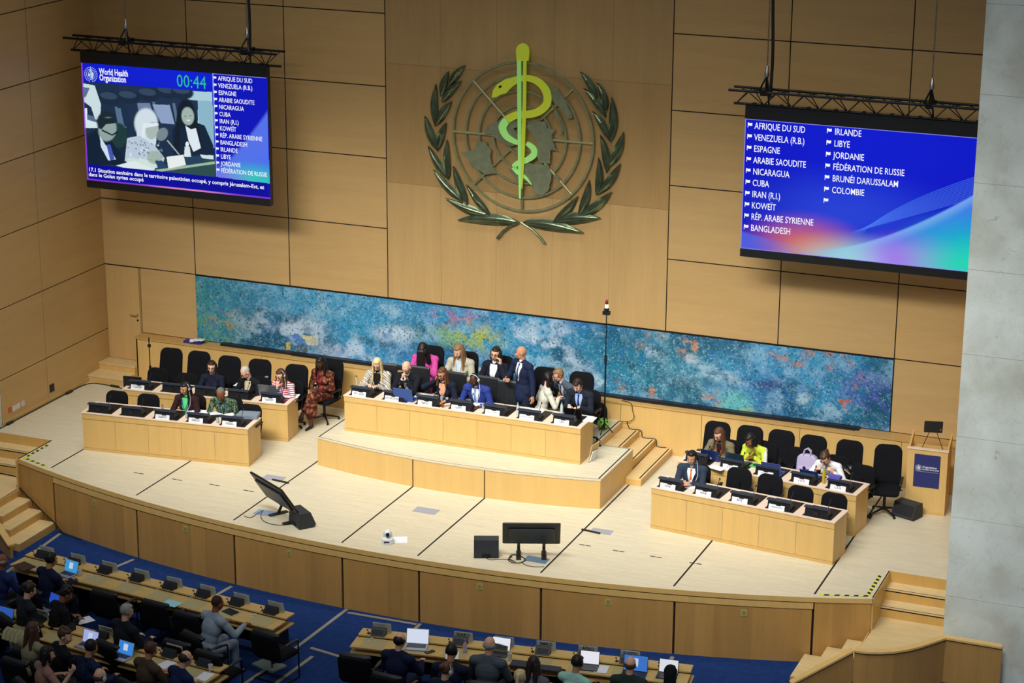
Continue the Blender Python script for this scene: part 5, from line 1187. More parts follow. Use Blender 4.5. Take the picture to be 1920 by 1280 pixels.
person('woman with long dark hair, maroon jacket over a bright green top, wearing white headphones', (347, 728), 0, 4, lean=8, hp=14, hy=-14, hair=('vlong', 'black'), skin='tan', top='#33191c', inner='#57d67c', fem=True, phones=True, lanyard='#2850a8', chair=tc('black desk chair holding the woman in the maroon jacket'))
person('person with shaved grey head in a mottled green shirt reading at the front desk', (414, 738), 0, 8, lean=18, hp=40, hy=4, hair=('crop', '#6d6a62'), skin='brown', top=pat_camo, coat=False, lanyard='#2a3c8a', chair=tc('black desk chair holding the person in the mottled green shirt'))
person('woman with long black braids in a brown patterned dress, legs crossed, by the wall', (601, 680), 0, -6, lean=4, hp=26, hy=2, hair=('braids', 'black'), skin='dark', top=pat_brown, coat=False, fem=True, specs=True, lanyard='#b02040', legs='skirt', bottom=pat_brown, crossed=True, lh=(.08, -.26, .72), rh=(-.08, -.28, .72), chair=('high', 'high-backed black chair holding the woman in the brown patterned dress', None), sc=1.03)
P7 = dict(zf=PZ)
person('woman with long white-blonde hair in a black and white striped cardigan at the podium desk', (707, 683), PZ, 6, lean=8, hp=26, hy=4, hair=('vlong', 'blonde'), top=pat_zebra, inner='#141414', fem=True, specs=True, lh=(.06, -.30, .80), rh=(-.10, -.32, .82), chair=('leather', 'black leather chair holding the blonde woman in the striped cardigan', None))
person('bald man in glasses and dark suit, hands clasped before his mouth at the podium desk', (762, 689), PZ, 2, lean=16, hp=24, hy=-4, hair=('none', 'grey'), skin='fair', top='#15171d', inner='#dfe3ea', tie='#d5dae2', specs=True, lh=(.035, -.36, .98), rh=(-.035, -.37, .98), hn={1: ((-.25, .25, .9), (-1, 0, 0), (0, 1, 0), 45), -1: ((.25, .2, .9), (1, 0, 0), (0, 1, 0), 45)}, chair=('leather', 'black leather chair holding the bald man with clasped hands', None))
person('brown-haired woman in navy suit raising one hand to her ear at the podium desk', (829, 701), PZ, -4, lean=14, hp=18, hy=-6, hair=('long', 'auburn'), skin='tan', top='#171c2c', inner='#e2a27e', fem=True, specs=True, rh=(-.15, -.16, .99), hn={-1: ((.3, .1, .9), (1, 0, 0), (0, -1, 0), 40)}, lanyard='#d8c8a0', chair=('leather', 'black leather chair holding the woman with one hand at her ear', None))
person('man in a bright blue suit with white headphones reading at the podium desk', (889, 712), PZ, -2, lean=20, hp=32, hy=-4, hair=('crop', 'black'), skin='dark', top='#2a3c86', inner='#dfe3ea', tie='#6d86b4', phones=True, specs=True, chair=('leather', 'black leather chair holding the man in the bright blue suit', None))
person('woman in a cream sweater with short black hair turned away at the podium desk', (1029, 709), PZ, 128, lean=12, hp=8, hy=20, hair=('bob', 'black'), skin='fair', top='#c9c7b8', coat=False, fem=True, lh=(.14, -.22, .74), rh=(-.12, -.3, .82), bottom='#8f8d80')
person('man with sandy hair and glasses in a grey suit turned towards the cream sweater', (1047, 703), PZ, -34, lean=30, hp=24, hy=-20, hair=('short', 'light'), skin='pink', top='#4c5866', inner='#cdd6e6', tie='#3a2a4a', specs=True)
person('dark-haired man in dark suit and pale blue shirt typing at the podium desk end', (1083, 722), PZ, -4, lean=18, hp=36, hy=-4, hair=('quiff', 'dark'), skin='fair', top='#1d232e', inner='#9fb8e6', tie='#22305c', lh=(.10, -.40, .80), rh=(-.10, -.40, .80), chair=tc('black desk chair holding the man typing at the podium desk end'))
person('woman in a bright pink blouse, dark hair fallen over her face, behind the bald man', (793, 655), PZ, 4, lean=16, hp=42, hy=0, hair=('face', 'black'), skin='brown', top='#c64a96', coat=False, fem=True, lh=(.05, -.30, .88), rh=(-.06, -.30, .88), bottom='#b84a8c', chair=('high', 'high-backed black chair holding the woman in the pink blouse', None), sc=1.09, cdy=-.09)
person('woman with long light brown hair in a beige cardigan looking down behind the podium desk', (860, 658), PZ, 2, lean=6, hp=26, hy=-14, hair=('vlong', 'light'), top='#b3ae98', inner='#c9ccd0', coat=True, fem=True, lanyard='#8fb4d4', bottom='#262a33', chair=('high', 'high-backed black chair holding the woman in the beige cardigan', None), sc=1.09, cdy=-.09)
person('smiling woman in a navy blazer and white shirt holding a phone to her ear', (929, 663), PZ, -6, lean=4, hp=6, hy=8, hr=6, hair=('bob', 'dark'), top='#171b2a', inner='#e4e6ea', fem=True, specs=True, lh=(.15, -.12, 1.0), hn={1: ((-.2, .1, 1), (-1, 0, 0), (0, -1, 0), 40)}, rh=(-.12, -.30, .78), bottom='#c5cad0', chair=('high', 'high-backed black chair holding the woman with the phone', None), sc=1.09, cdy=-.09)
person('bald man in a navy suit standing and turning to talk behind the podium desk', (977, 661), PZ, -28, 'stand', lean=2, hp=8, hy=-42, hair=('none', 'dark'), skin='tan', top='#1a2440', inner='#dfe4ec', tie='#4a4c60', lh=(.34, -.06, .86), rh=(-.16, -.30, 1.12), hn={-1: ((.6, -.2, .1), (0, 1, 0), (0, 0, 1), 40)}, bottom='#1a2238', cdy=0)
person('bearded man with headphones in a slate blue suit at the front desk beside empty chairs', (1297, 858), 0, 2, lean=14, hp=12, hy=-6, hair=('quiff', 'black'), skin='tan', top='#2c3848', inner='#dfe3ea', tie='#c8743a', beard='grey', phones='#1a1a1c', lh=(.06, -.40, .84), rh=(-.10, -.40, .84), chair=tc('black desk chair holding the bearded man'))
person('woman with long brown hair in an olive blazer and orange lanyard, rear desk', (1348, 814), 0, -6, lean=12, hp=26, hy=-14, hair=('vlong', 'auburn'), top='#736c50', inner='#1c1a1a', fem=True, specs=True, lanyard='#d06a3a', rh=(-.10, -.40, .84), chair=tc('black desk chair holding the woman in the olive blazer'))
person('woman with dark hair wearing a bright yellow shawl and bending over a tablet', (1407, 825), 0, -12, lean=24, hp=38, hy=-14, hr=-8, hair=('bob', 'black'), skin='brown', top='#c3cf3e', coat=False, fem=True, lh=(.10, -.40, .84), rh=(-.02, -.34, .86), bottom='#14161c', chair=tc('black desk chair holding the woman in the yellow shawl'))
person('woman with brown hair tied back, grey waistcoat over a white shirt, at the rear desk', (1547, 858), 0, -6, lean=28, hp=46, hy=-10, hair=('ponytail', 'brown'), top='#dfe2e6', inner='#8b9294', coat=False, fem=True, specs=True, lh=(.16, -.36, .84), rh=(-.16, -.40, .84), chair=tc('black desk chair holding the woman in the grey waistcoat'))
# ------------------------------------------------------------------ people in the hall
H_ = HALL; BA = 180-6.5; CA = 180+8
ac = lambda lab: ('aud', lab, None)
def aud(label, px, py, rot, **k):
    k.setdefault('vox', .0115); k.setdefault('lean', 10); k.setdefault('hp', 14); return person(label, (px, py), H_, rot, **k)
aud('grey-haired man in a blue suit cut off by the picture edge, front hall desk', 4, 1052, BA-6, hair=('fringe', 'grey'), skin='brown', top='#1d2c5c', inner='#dfe3ea', chair=ac('delegate chair of the blue-suited man at the picture edge'), rh=(-.2, -.44, .78))
aud('dark-haired man in a navy suit typing on a laptop at the front hall desk', 96, 1049, BA-14, hair=('short', 'black'), skin='tan', top='#161d38', inner='#dfe3ea', rh=(-.10, -.42, .80), chair=ac('delegate chair of the man typing in a navy suit'))
aud('person with dark pinned-up hair in a black jacket using a laptop on the lap', 56, 1106, BA-22, hair=('bun', 'dark'), skin='fair', top='#20242a', inner='#cfd3d8', fem=True, low=True, chair=ac('delegate chair of the person with the laptop on the lap'), hp=24, lh=(.1, -.34, .70), rh=(-.1, -.36, .70))
aud('person in black with curly dark hair holding white papers on their knees', 124, 1114, BA-28, hair=('curly', 'black'), skin='brown', top='#121318', fem=True, low=True, chair=ac('delegate chair of the person holding white papers'), hp=34, lean=18, lh=(.1, -.36, .72), rh=(-.1, -.36, .72))
aud('man with grey hair in a dark suit sitting alone between the two hall desks', 238, 1146, BA-12, hair=('short', 'grey'), skin='fair', top='#161b25', inner='#dfe3ea', low=True, chair=ac('delegate chair of the lone grey-haired man'), lh=(.1, -.36, .72))
aud('bald man in a light grey suit leaning on the front hall desk, arm stretched out', 408, 1131, BA-16, hair=('crop', '#38281f'), skin='brown', top='#8a99a8', inner='#dfe3ea', rh=(-.26, -.50, .82), lh=(.10, -.42, .80), lean=18, chair=ac('delegate chair of the man in the light grey suit'), bottom='#8a99a8')
aud('woman with long brown hair in an olive top at the second hall desk', 62, 1180, BA-4, hair=('vlong', 'brown'), top='#8c8768', coat=False, fem=True, chair=ac('delegate chair of the woman in the olive top'))
aud('curly brown-haired man in a black suit turning sideways at the second hall desk', 122, 1192, BA-30, hy=-38, hair=('curly', 'brown'), skin='fair', top='#14161e', inner='#dfe3ea', chair=ac('delegate chair of the young man turning sideways'), rh=(-.24, -.42, .80))
aud('woman with short dark hair in a dusty pink top stretching out one arm', 89, 1226, BA-26, hy=-14, hair=('bob', 'black'), skin='fair', top='#9a7468', coat=False, fem=True, sleeve=.4, rh=(-.42, -.28, .98), chair=ac('delegate chair of the woman in the dusty pink top'))
aud('man with dark hair in a dark blue plaid jacket beside the second hall desk', 171, 1214, BA-12, hair=('short', 'black'), skin='tan', top=pat_plaid, inner='#c8ccd4', chair=ac('delegate chair of the man in the plaid jacket'), hp=24)
aud('bald man with a white earpiece at the very bottom behind the plaid jacket', 188, 1269, BA-4, hair=('fringe', 'brown'), skin='fair', top='#1b2230', phones=True)
aud('man with brown hair in a brown jacket reading papers at the second hall desk', 283, 1218, BA-14, hair=('short', 'brown'), skin='tan', top='#4c3d30', rh=(-.24, -.42, .84), chair=ac('delegate chair of the man in the brown jacket'), hp=20)
aud('balding man in a dark blue suit writing at the end of the second hall desk', 348, 1235, BA-20, hair=('balding', 'dark'), skin='fair', top='#17244c', rh=(-.24, -.40, .78), chair=ac('delegate chair of the man writing in a dark blue suit'), hp=26, lean=14)
aud('balding man in a navy suit typing on a pale laptop at the third hall desk', 750, 1201, CA-12, hair=('balding', 'black'), skin='fair', top='#131b38', inner='#dfe3ea', rh=(-.20, -.42, .80), chair=ac('delegate chair of the balding man before the white laptop page'))
aud('man with short black hair in a dark navy suit behind the nameplate SEARO', 847, 1222, CA-2, hair=('short', 'black'), skin='tan', top='#141c34', hp=24, chair=ac('delegate chair of the man behind the nameplate SEARO'))
aud('woman with pinned brown hair and a white earpiece near the bottom edge', 838, 1256, CA-30, hair=('bun', 'auburn'), top='#1a2238', inner='#dfe3ea', fem=True, phones=True)
aud('bald man in a grey suit sitting upright before a bright screen, third hall desk', 918, 1209, CA-4, hair=('fringe', 'grey'), skin='pink', top='#4c555e', chair=ac('delegate chair of the bald man in the grey suit'), bottom='#2c3038', sc=1.03)
aud('woman with long straight dark hair in a grey patterned top at the third hall desk', 1001, 1244, CA-2, hair=('vlong', 'dark'), top='#5c5f66', coat=False, fem=True, chair=ac('delegate chair of the woman with long dark hair'))
aud('woman with a blonde ponytail at the bottom edge beside the long dark hair', 975, 1270, CA-2, hair=('ponytail', 'blonde'), top='#aab0b0', coat=False, fem=True)
aud('man with black hair in a mint green shirt typing at the third hall desk', 1083, 1243, CA-20, hair=('short', 'black'), skin='tan', top='#9cc9bb', coat=False, rh=(-.22, -.42, .80), lh=(.0, -.42, .80), hp=20)
aud('bald man in a dark green jacket before a blue screen at the third hall desk', 1182, 1246, CA-4, hair=('fringe', 'brown'), skin='pink', top='#25332c')
aud('person in a black headscarf at the end of the third hall desk', 1257, 1262, CA+4, hair=('scarf', '#101116'), skin='tan', top='#16171c', coat=False, fem=True)
bake_pending(); drape_all()
# ------------------------------------------------------------------ empty chairs
for i, (x, y) in enumerate([(322, 652), (374, 658), (431, 667), (488, 673), (557, 683)]):
    chair_at('high', x, y, 0, 4, 'high-backed black chair against the ledge, %s from the door steps' % NTH[i], 'high-backed chairs along the ledge')
for x, y, l in ((297, 690, 'low black desk chair behind the rear desk, nearest the black microphone stand'), (352, 700, 'low black desk chair behind the rear desk, between the microphone stand and the navy turtleneck')):
    chair_at('task', x, y, 0, 4, l)
for x, y, l in ((220, 733, 'empty black desk chair at the front desk on the door side, nearest the wall'), (279, 739, 'empty black desk chair at the front desk beside the maroon jacket'), (470, 758, 'empty black desk chair at the front desk behind the grey folder')):
    chair_at('task', x, y, 0, 6, l)
chair_at('leather', 957, 713, PZ, 4, 'empty square-backed black leather chair at the podium desk beside the blue suit')
chair_at('high', 1024, 688, PZ, 0, 'high-backed black chair behind the cream sweater and the grey suit')
chair_at('high', 1092, 697, PZ, -2, 'high-backed black chair behind the man typing at the podium desk end')
RCH = []
for i, (x, y) in enumerate([(1347, 790), (1408, 798), (1467, 806), (1527, 816), (1595, 825), (1667, 833)]):
    RCH.append(chair_at('high', x, y, 0, -2 if i < 5 else 8, ['high-backed black chair behind the olive blazer', 'high-backed black chair behind the yellow shawl', 'empty high-backed black chair between the yellow shawl and the lilac backpack', 'high-backed black chair with the lilac backpack on it', 'high-backed black chair with the black bag on it', 'high-backed black chair next to the lectern'][i], 'high-backed chairs near the lectern'))
for x, y, l in ((1502, 840, 'empty low desk chair in front of the lilac backpack'), (1620, 872, 'low desk chair at the end of the rear desk, near the floor speaker'), ):
    chair_at('task', x, y, 0, -10, l)
for x, y, l in ((1388, 878, 'empty desk chair beside the bearded man'), (1446, 890, 'empty desk chair at the front desk, second from the bearded man'), (1503, 912, 'empty desk chair at the front desk, third from the bearded man'), (1566, 925, 'empty desk chair at the end of the front desk on the pillar side')):
    chair_at('task', x, y, 0, -6, l)
for x, y, l, r_ in ((190, 1112, 'empty delegate chair at the front hall desk behind the white papers', BA), (285, 1131, 'empty delegate chair at the front hall desk beside the lone grey-haired man', BA), (345, 1152, 'empty delegate chair at the front hall desk next to the light grey suit', BA), (492, 1188, 'empty delegate chair at the aisle end of the front hall desk', BA-4),
                   (326, 1206, 'empty black chair between the desks behind the lone grey-haired man', BA), (386, 1226, 'black chair between the hall desks nearest the aisle', BA), (662, 1232, 'empty delegate chair at the aisle end of the third hall desk', CA-4)):
    chair_at('aud', x, y, H_, r_, l)
# ------------------------------------------------------------------ hall desks
M_hd = tonemat('hall_desk_veneer', '#cfae6c', .4, (3, 9, 3), .05, .4, ((8, 50, 8), .05)); M_cover = mat('grey_leather_inlay', '#b5a878', .5)
def hall_desk(label, NL, ang, L, dep=.66, z=.74, n=8):
    r = empty('delegate_desk', (NL[0], NL[1], HALL), math.radians(ang), label, 'desk')
    m = MB(); m.box(0, L, 0, dep*.62, z-.025, z, 0, (1, 1, 1)); m.obj('writing_top', [M_hd], r, tone=True)
    m = MB(); m.box(.02, L, dep*.60, dep, z+.02, z+.045, 0, (1.03, 1.03, 1.03)); m.obj('raised_shelf', [M_hd], r, tone=True)
    m = MB(); m.box(.02, L, dep*.61, dep*.63, z-.02, z+.02); m.obj('dark_slot', M_gap, r)
    m = MB(); m.box(0, L+.03, .01, dep*.9, z-.13, z-.105, 0, (.97, .95, .9)); m.obj('lower_shelf', [M_hd], r, tone=True)
    for i in range(n): m = MB(); m.box(L*(i+.5)/n-.20, L*(i+.5)/n+.20, .03, dep*.55, z, z+.003); m.obj('inlay', M_cover, r)
    for i in range(5):
        x = .08+(L-.2)*i/4; m = MB(); m.add([(x, .12, 0), (x+.04, .12, 0), (x+.04, dep-.05, 0), (x, dep-.05, 0), (x, .05, z-.13), (x+.04, .05, z-.13), (x+.04, dep-.1, z-.13), (x, dep-.1, z-.13)], [(3, 2, 1, 0), (4, 5, 6, 7), (0, 1, 5, 4), (1, 2, 6, 5), (2, 3, 7, 6), (3, 0, 4, 7)]); m.obj('support', M_steel, r)
    m = MB(); m.box(.1, L-.1, dep-.12, dep-.09, .12, z-.13); m.obj('modesty_panel', M_gap, r); return T(NL[0], NL[1], HALL) @ RZ(ang)
HA = hall_desk('front hall desk by the stage stairs, with the light grey suit leaning on it', (3.68, -9.27), -6.4, 5.74)
HB = hall_desk('second hall desk, behind the lone grey-haired man, cut by the picture edge', (3.04, -11.42), -6.6, 6.36, n=9)
HC = hall_desk('third hall desk, across the aisle, with the nameplate SEARO', (10.87, -10.0), 8.1, 5.66)
_hc = [None]
def hall_console(X, ang, lab, grp):
    if _hc[0] is None:
        r = empty('microphone_console'); r['category'] = 'console'; m = MB()
        m.add([(-.12, -.08, 0), (.12, -.08, 0), (.13, .05, 0), (-.13, .05, 0), (-.13, .03, .11), (.13, .03, .11), (.13, .05, .11), (-.13, .05, .11)], [(3, 2, 1, 0), (0, 1, 5, 4), (4, 5, 6, 7), (2, 3, 7, 6), (1, 2, 6, 5), (3, 0, 4, 7)]); m.obj('housing', M_black, r)
        m = MB(); [m.box(-.10, .10, -.065+k*.014, -.060+k*.014, .022+k*.014, .027+k*.014) for k in range(5)]; m.obj('speaker_grille', M_slate, r)
        m = MB(); m.tube([(-.17, .0, 0), (-.175, -.01, .05), (-.18, -.03, .075)], .005, 5); m.lathe([(.03, 0), (.03, .012), (.012, .02)], (-.17, 0, 0), 10); ell(m, (-.18, -.035, .08), (.013, .02, .013), None, 8, 6); m.obj('microphone', M_black, r, True); _hc[0] = r; c = r
    else: c = copy_tree(_hc[0])
    placed(c, X @ Vector((0, 0, 0)), math.radians(ang)); c['label'] = lab; c['group'] = grp
for (nm, X, a, L, n, plates, skip) in (('front', HA, -6.4, 5.74, 8, ['WIPO', 'WMO', 'ITU', 'UNHCR', 'UNDP', 'MALTA', 'UNICEF', 'UNFPA'], ()), ('second', HB, -6.6, 6.36, 9, [None, '', None, 'UTSOBIB', None, 'UTSORIE', None, '', None], ()), ('third', HC, 8.1, 5.66, 8, ['', None, 'SEARO', 'AMRO/', 'EMRO', 'AFRO', 'AUS/PSD', None], ())):
    for i in range(n):
        x0 = L*(i+.5)/n
        hall_console(X @ T(x0, .47, .786), a, '%s microphone console from the stage stairs on the %s hall desk' % ((NTH+['eighth', 'ninth'])[i], nm) if nm != 'third' else '%s microphone console from the aisle on the third hall desk' % (NTH+['eighth'])[i], 'microphone consoles on the hall desks')
        t = plates[i]
        if t is not None:
            lb = ('grey nameplate holder behind the %s console on the %s hall desk' % ((NTH+['eighth', 'ninth'])[i], nm)) if (nm == 'front' or not t or nm == 'second') else 'grey nameplate lettered %s on the third hall desk' % t
            plate(X @ Vector((x0+.03, .60, .786)), math.radians(a), t if nm != 'front' else '', lb, size=.08, w=.32, h=.17, tilt=10, grey=True, grp='nameplates on the hall desks', sx=.8 if len(t) > 5 else 1)
DZ = HALL+.745
def dk(px, py, z=None): return G(px, py, DZ if z is None else z)
ra = math.radians
for i, (x, y) in enumerate([(168, 1080), (233, 1090), (300, 1102), (357, 1118), (472, 1155), (692, 1200)]): earpiece(dk(x, y), ra(-10+i*17), 'white earpiece with curled cord, %s from the stage stairs' % NTH[i] if i < 5 else 'white earpiece at the aisle end of the third hall desk', 'white earpieces on the hall desks')
laptop(dk(124, 1078), ra(-12), 'laptop with a blue desktop open before the man typing in navy', '#9a9ca2', '#3f9ad8')
laptop(G(88, 1140, HALL+.62), ra(-22), 'laptop with a plain blue screen on a lap between the first two desks', '#8d9096', '#2a50c0', content=False)
laptop(dk(2, 1168), ra(-6), 'laptop with blue screen cut by the picture edge on the second hall desk', '#2a2c30', '#2a5ab0', content=False)
laptop(dk(160, 1212), ra(-8), 'laptop with a lilac page before the young man turning sideways', '#9a9ca2', '#a8b4f0')
laptop(dk(226, 1233), ra(-10), 'silver laptop with a blue split page between plaid jacket and brown jacket', '#b8babe', '#3a8ae0')
laptop(dk(780, 1214), ra(14), 'silver laptop with a pale page before the balding man in navy', '#a4a8ae', '#dfe8fa', content=False, w=.38, d=.25)
laptop(dk(935, 1226), ra(4), 'laptop with a blank white screen before the bald man in grey', '#2a2c30', '#f2f5ff', content=False)
laptop(dk(1103, 1252), ra(10), 'laptop with a blank white screen before the mint green shirt', '#2a2c30', '#f4f4ff', content=False)
laptop(dk(1188, 1266), ra(8), 'laptop with blue screen and white bar before the dark green jacket', '#2a2c30', '#3f78d0', w=.40, d=.26)
laptop(dk(1250, 1268), ra(6), 'laptop with a white page before the black headscarf', '#2a2c30', '#e8ecf4', content=False)
def flat(nm, lab, cat, px, py, z, rz, w, h, t, m_, grp=None):
    m = MB(); m.box(-w/2, w/2, -h/2, h/2, .001, t); o = m.obj(nm, m_); placed(o, G(px, py, z), ra(rz)); return tag(o, lab, cat, grp)
flat('folder', 'brown leather folder lying at the start of the front hall desk', 'folder', 45, 1062, DZ, -20, .36, .28, .012, mat('brown_leather', '#3a1d16', .5))
flat('paper_sheet', 'pale cyan printed sheet on the front hall desk', 'paper', 322, 1131, DZ, -8, .30, .22, .003, mat('cyan_paper', '#9adbe8', .7))
flat('phone', 'black phone beside the blue desktop laptop on the front hall desk', 'phone', 138, 1087, DZ, -10, .17, .08, .01, M_black)
flat('tablet', 'closed black tablet on the front hall desk under the grey sleeve', 'tablet', 432, 1147, DZ, -20, .26, .18, .01, M_black)
flat('laptop', 'closed dark laptop on the third hall desk beside long dark hair', 'laptop', 976, 1245, DZ, 8, .32, .22, .02, M_slate)
flat('keyboard', 'grey keyboard on the third hall desk right of the long dark hair', 'keyboard', 1030, 1253, DZ, 8, .36, .18, .015, M_slate)
flat('phone', 'black phone on the third hall desk near the pale laptop page', 'phone', 806, 1222, DZ, 60, .17, .08, .01, M_black)
flat('phone', 'black phone beside the grey keyboard on the third hall desk', 'phone', 1051, 1258, DZ, 70, .17, .09, .01, M_black)
for i, (x, y, l) in enumerate([(312, 1245, 'white sheet held by the man in the brown jacket'), (384, 1268, 'white sheets before the man in the dark blue suit'), (1128, 1254, 'white note on the third hall desk beside the blue screen'), (848, 1228, 'white sheet before the man behind SEARO')]): paper(dk(x, y), ra(-15+12*i), l)
flat('paper_sheet', 'white papers on the knees of the person in black', 'paper', 158, 1163, HALL+.66, -30, .24, .30, .006, M_white)
def cup(px, py, z, lab, c='#d8dadc', h=.11): m = MB(); m.lathe([(.028, 0), (.040, h), (.037, h), (.025, .006)], n=14); o = m.obj('cup', mat('cup_'+c[1:], c, .5), None, True); placed(o, G(px, py, z), 0); return tag(o, lab, 'cup')
cup(150, 1078, DZ, 'white paper cup beside the laptop on the front hall desk'); cup(395, 1257, DZ, 'white paper cup at the aisle end of the second hall desk'); cup(1160/1920*0+956, 1236, DZ, 'white paper cup beside the blank laptop on the third hall desk')
bottle(dk(872, 1222), 'clear bottle with a purple top in front of SEARO', '#c8b8cc', .22, .035, '#7a4a9a')
m = MB()
for k in range(7):
    x = -.27+.09*k; m.tube([(x, .10, .55), (x+.01, .05, .66), (x, -.0, .70), (x, -.06, .66), (x+.015*(-1)**k, -.09, .45-.03*(k % 3)), (x, -.08, .25+.04*(k % 2))], [.05, .05, .045, .05, .052, .04], 8)
o = m.obj('draped_coat', mat('beige_cloth', '#a9a078', .85, noise=((9, 9, 9), .15, 3)), None, True); placed(o, G(40, 1222, HALL+.7)+np.array([0, 0, -.7+.35]), ra(170)); tag(o, 'beige coat draped over a chair back behind the olive top', 'coat')
chair_at('aud', 40, 1222, HALL, BA, 'delegate chair with the beige coat draped over its back')
flat('notebook', 'pale notebook under the aisle end of the front hall desk', 'notebook', 505, 1248, HALL, -20, .5, .35, .03, mat('pale_card', '#8fa09a', .7))
# ------------------------------------------------------------------ things on the stage desks
Zs, Zp, Zr = .806, PZ+.75, .816
laptop(G(508, 739, Zs), ra(186), 'grey laptop before the woman in the striped top', '#6c7178', '#b8c8e0', content=False, w=.40, d=.26)
laptop(G(762, 748, Zp), ra(182), 'blue-lidded laptop before the bald man with clasped hands', '#33539c', '#c8d8f0', content=False, w=.40, d=.27, ang=105)
laptop(G(1080, 783, Zp), ra(178), 'black laptop before the man typing at the podium desk end', '#15161a', '#90a0c0', content=False, w=.36, d=.24)
laptop(G(1384, 868, Zr), ra(170), 'laptop with a dark patterned lid before the yellow shawl', '#2f4450', '#90a0c0', content=False, w=.40, d=.25)
laptop(G(1451, 886, Zr), ra(176), 'laptop with a violet-blue lid standing open at an empty seat of the rear desk', '#4c5a9c', '#90a0c0', content=False, w=.38, d=.25)
laptop(G(1336, 860, Zr), ra(174), 'dark blue laptop before the woman in the olive blazer', '#1e3270', '#90a0c0', content=False, w=.36, d=.22)
laptop(G(1520, 893, Zr), ra(172), 'dark blue tablet cover standing before the grey waistcoat', '#1a3a7a', '#90a0c0', content=False, w=.36, d=.14)
for i, (x, y, z, rz, w, h, l) in enumerate([(398, 716, Zs, 10, .34, .22, 'white papers before the woman in the navy turtleneck'), (455, 722, Zs, 4, .34, .2, 'white papers before the grey-haired woman'), (481, 730, Zs, 6, .30, .2, 'white papers between the grey-haired woman and the grey laptop'),
        (545, 742, Zs, 12, .34, .24, 'white sheets on the aisle end of the rear desk on the door side'), (372, 772, Zs, 10, .42, .26, 'large white document under the maroon jacket'), (407, 774, Zs, 30, .30, .22, 'crumpled white paper before the mottled green shirt'),
        (430, 776, Zs, 0, .24, .18, 'white note beside the mottled green shirt'), (795, 742, Zp, 14, .36, .24, 'white papers before the woman with one hand at her ear'), (905, 759, Zp, 6, .40, .22, 'white papers before the man in the bright blue suit'), (1000, 770, Zp, 0, .40, .20, 'white sheets before the cream sweater'),
        (1106, 786, Zp, 2, .20, .30, 'white booklet at the end of the podium desk'), (1268, 905, Zr, 20, .36, .24, 'white papers before the bearded man'), (1293, 912, Zr, -10, .26, .2, 'white sheet under the hands of the bearded man'), (1345, 877, Zr, -20, .3, .2, 'white sheet at the start of the rear desk'), (895, 692, PZ+.85, 6, .30, .2, 'white papers on the lap of the woman with the phone')]):
    paper(G(x, y, z), ra(rz), l, w, h, n=2)
flat('binder', 'grey ring binder lying at the end of the front desk on the door side', 'binder', 466, 781, Zs, 14, .42, .30, .07, mat('binder_grey', '#7d8a98', .5))
flat('phone', 'pink-red phone on the front desk beside the green top', 'phone', 357, 783, Zs, 20, .15, .08, .012, mat('red_case', '#a03a4a', .5))
flat('notebook', 'bright green notebook on the rear desk before the yellow shawl', 'notebook', 1421, 874, Zr, -10, .26, .18, .02, mat('green_card', '#3fc060', .6))
flat('phone', 'black phone on the bright green notebook', 'phone', 1419, 872, Zr+.02, -10, .14, .08, .01, M_black)
flat('pouch', 'violet pouch on the console at the end of the rear desk', 'pouch', 1566, 897, Zr+.16, -10, .22, .12, .06, mat('violet_cloth', '#5a55b0', .7))
m = MB(); m.tube([(-.08, 0, .02), (.09, 0, .02)], .008, 6); m.lathe([(.03, 0), (.032, .02), (.025, .045), (.032, .07), (.03, .09)], n=12, X=T(-.09, -.045, .03) @ RX(-90)); o = m.obj('gavel', mat('gavel_wood', '#7a3a20', .4), None, True); placed(o, G(838, 762, Zp), ra(30)); tag(o, 'brown wooden gavel on the podium desk beside the blue suit', 'gavel')
for i, (x, y, z, l) in enumerate([(350, 783, Zs, 'before the maroon jacket'), (408, 792, Zs, 'before the mottled green shirt'), (828, 752, Zp, 'nearest the hand-to-ear woman'), (838, 754, Zp, 'beside the gavel'), (906, 766, Zp, 'before the bright blue suit'), (1050, 782, Zp, 'between the cream sweater and the typing man'), (1376, 868, Zr, 'before the olive blazer')]): tumbler(G(x, y, z), 'clear water glass %s' % l)
bottle(G(305, 776, Zs), 'small clear bottle on the front desk nearest the wall', '#8da0b4', .20, .026, '#3a4a66', grp='small bottles')
bottle(G(669, 722, Zp), 'small pale bottle with dark cap at the start of the podium desk', '#b8b4a0', .2, .028, '#22242a', grp='small bottles')
bottle(G(971, 778, Zp), 'clear bottle between the empty leather chair and the cream sweater', '#cfdcd8', .26, .03, '#5a7a8a', grp='small bottles')
bottle(G(1053, 775, Zp), 'clear bottle before the man typing at the podium end', '#cfdcd8', .24, .03, '#3a4a66', grp='small bottles')
bottle(G(1435, 868, Zr), 'white bottle with a blue base on the rear desk', '#e4e6e6', .30, .035, '#dfe2e6', glass=False)
bottle(G(1544, 905, Zr), 'slim gold-yellow flask on the rear desk between two nameplates', '#c2a63a', .33, .032, '#d8ccb0', glass=False)
m = MB(); m.box(-.09, .09, -.05, .05, 0, .08); m.lathe([(.035, 0), (.038, .08)], n=12, X=T(.05, -.05, .045) @ RX(90)); m.box(-.06, -.02, -.055, -.05, .03, .06); o = m.obj('camera', mat('camera_white', '#d0d2d2', .4)); placed(o, G(684, 724, Zp), ra(20)); tag(o, 'white and black camera before the blonde woman', 'camera')
cup(500, 716, Zs, 'clear plastic cup beside the striped top', '#9aa4ac', .12)
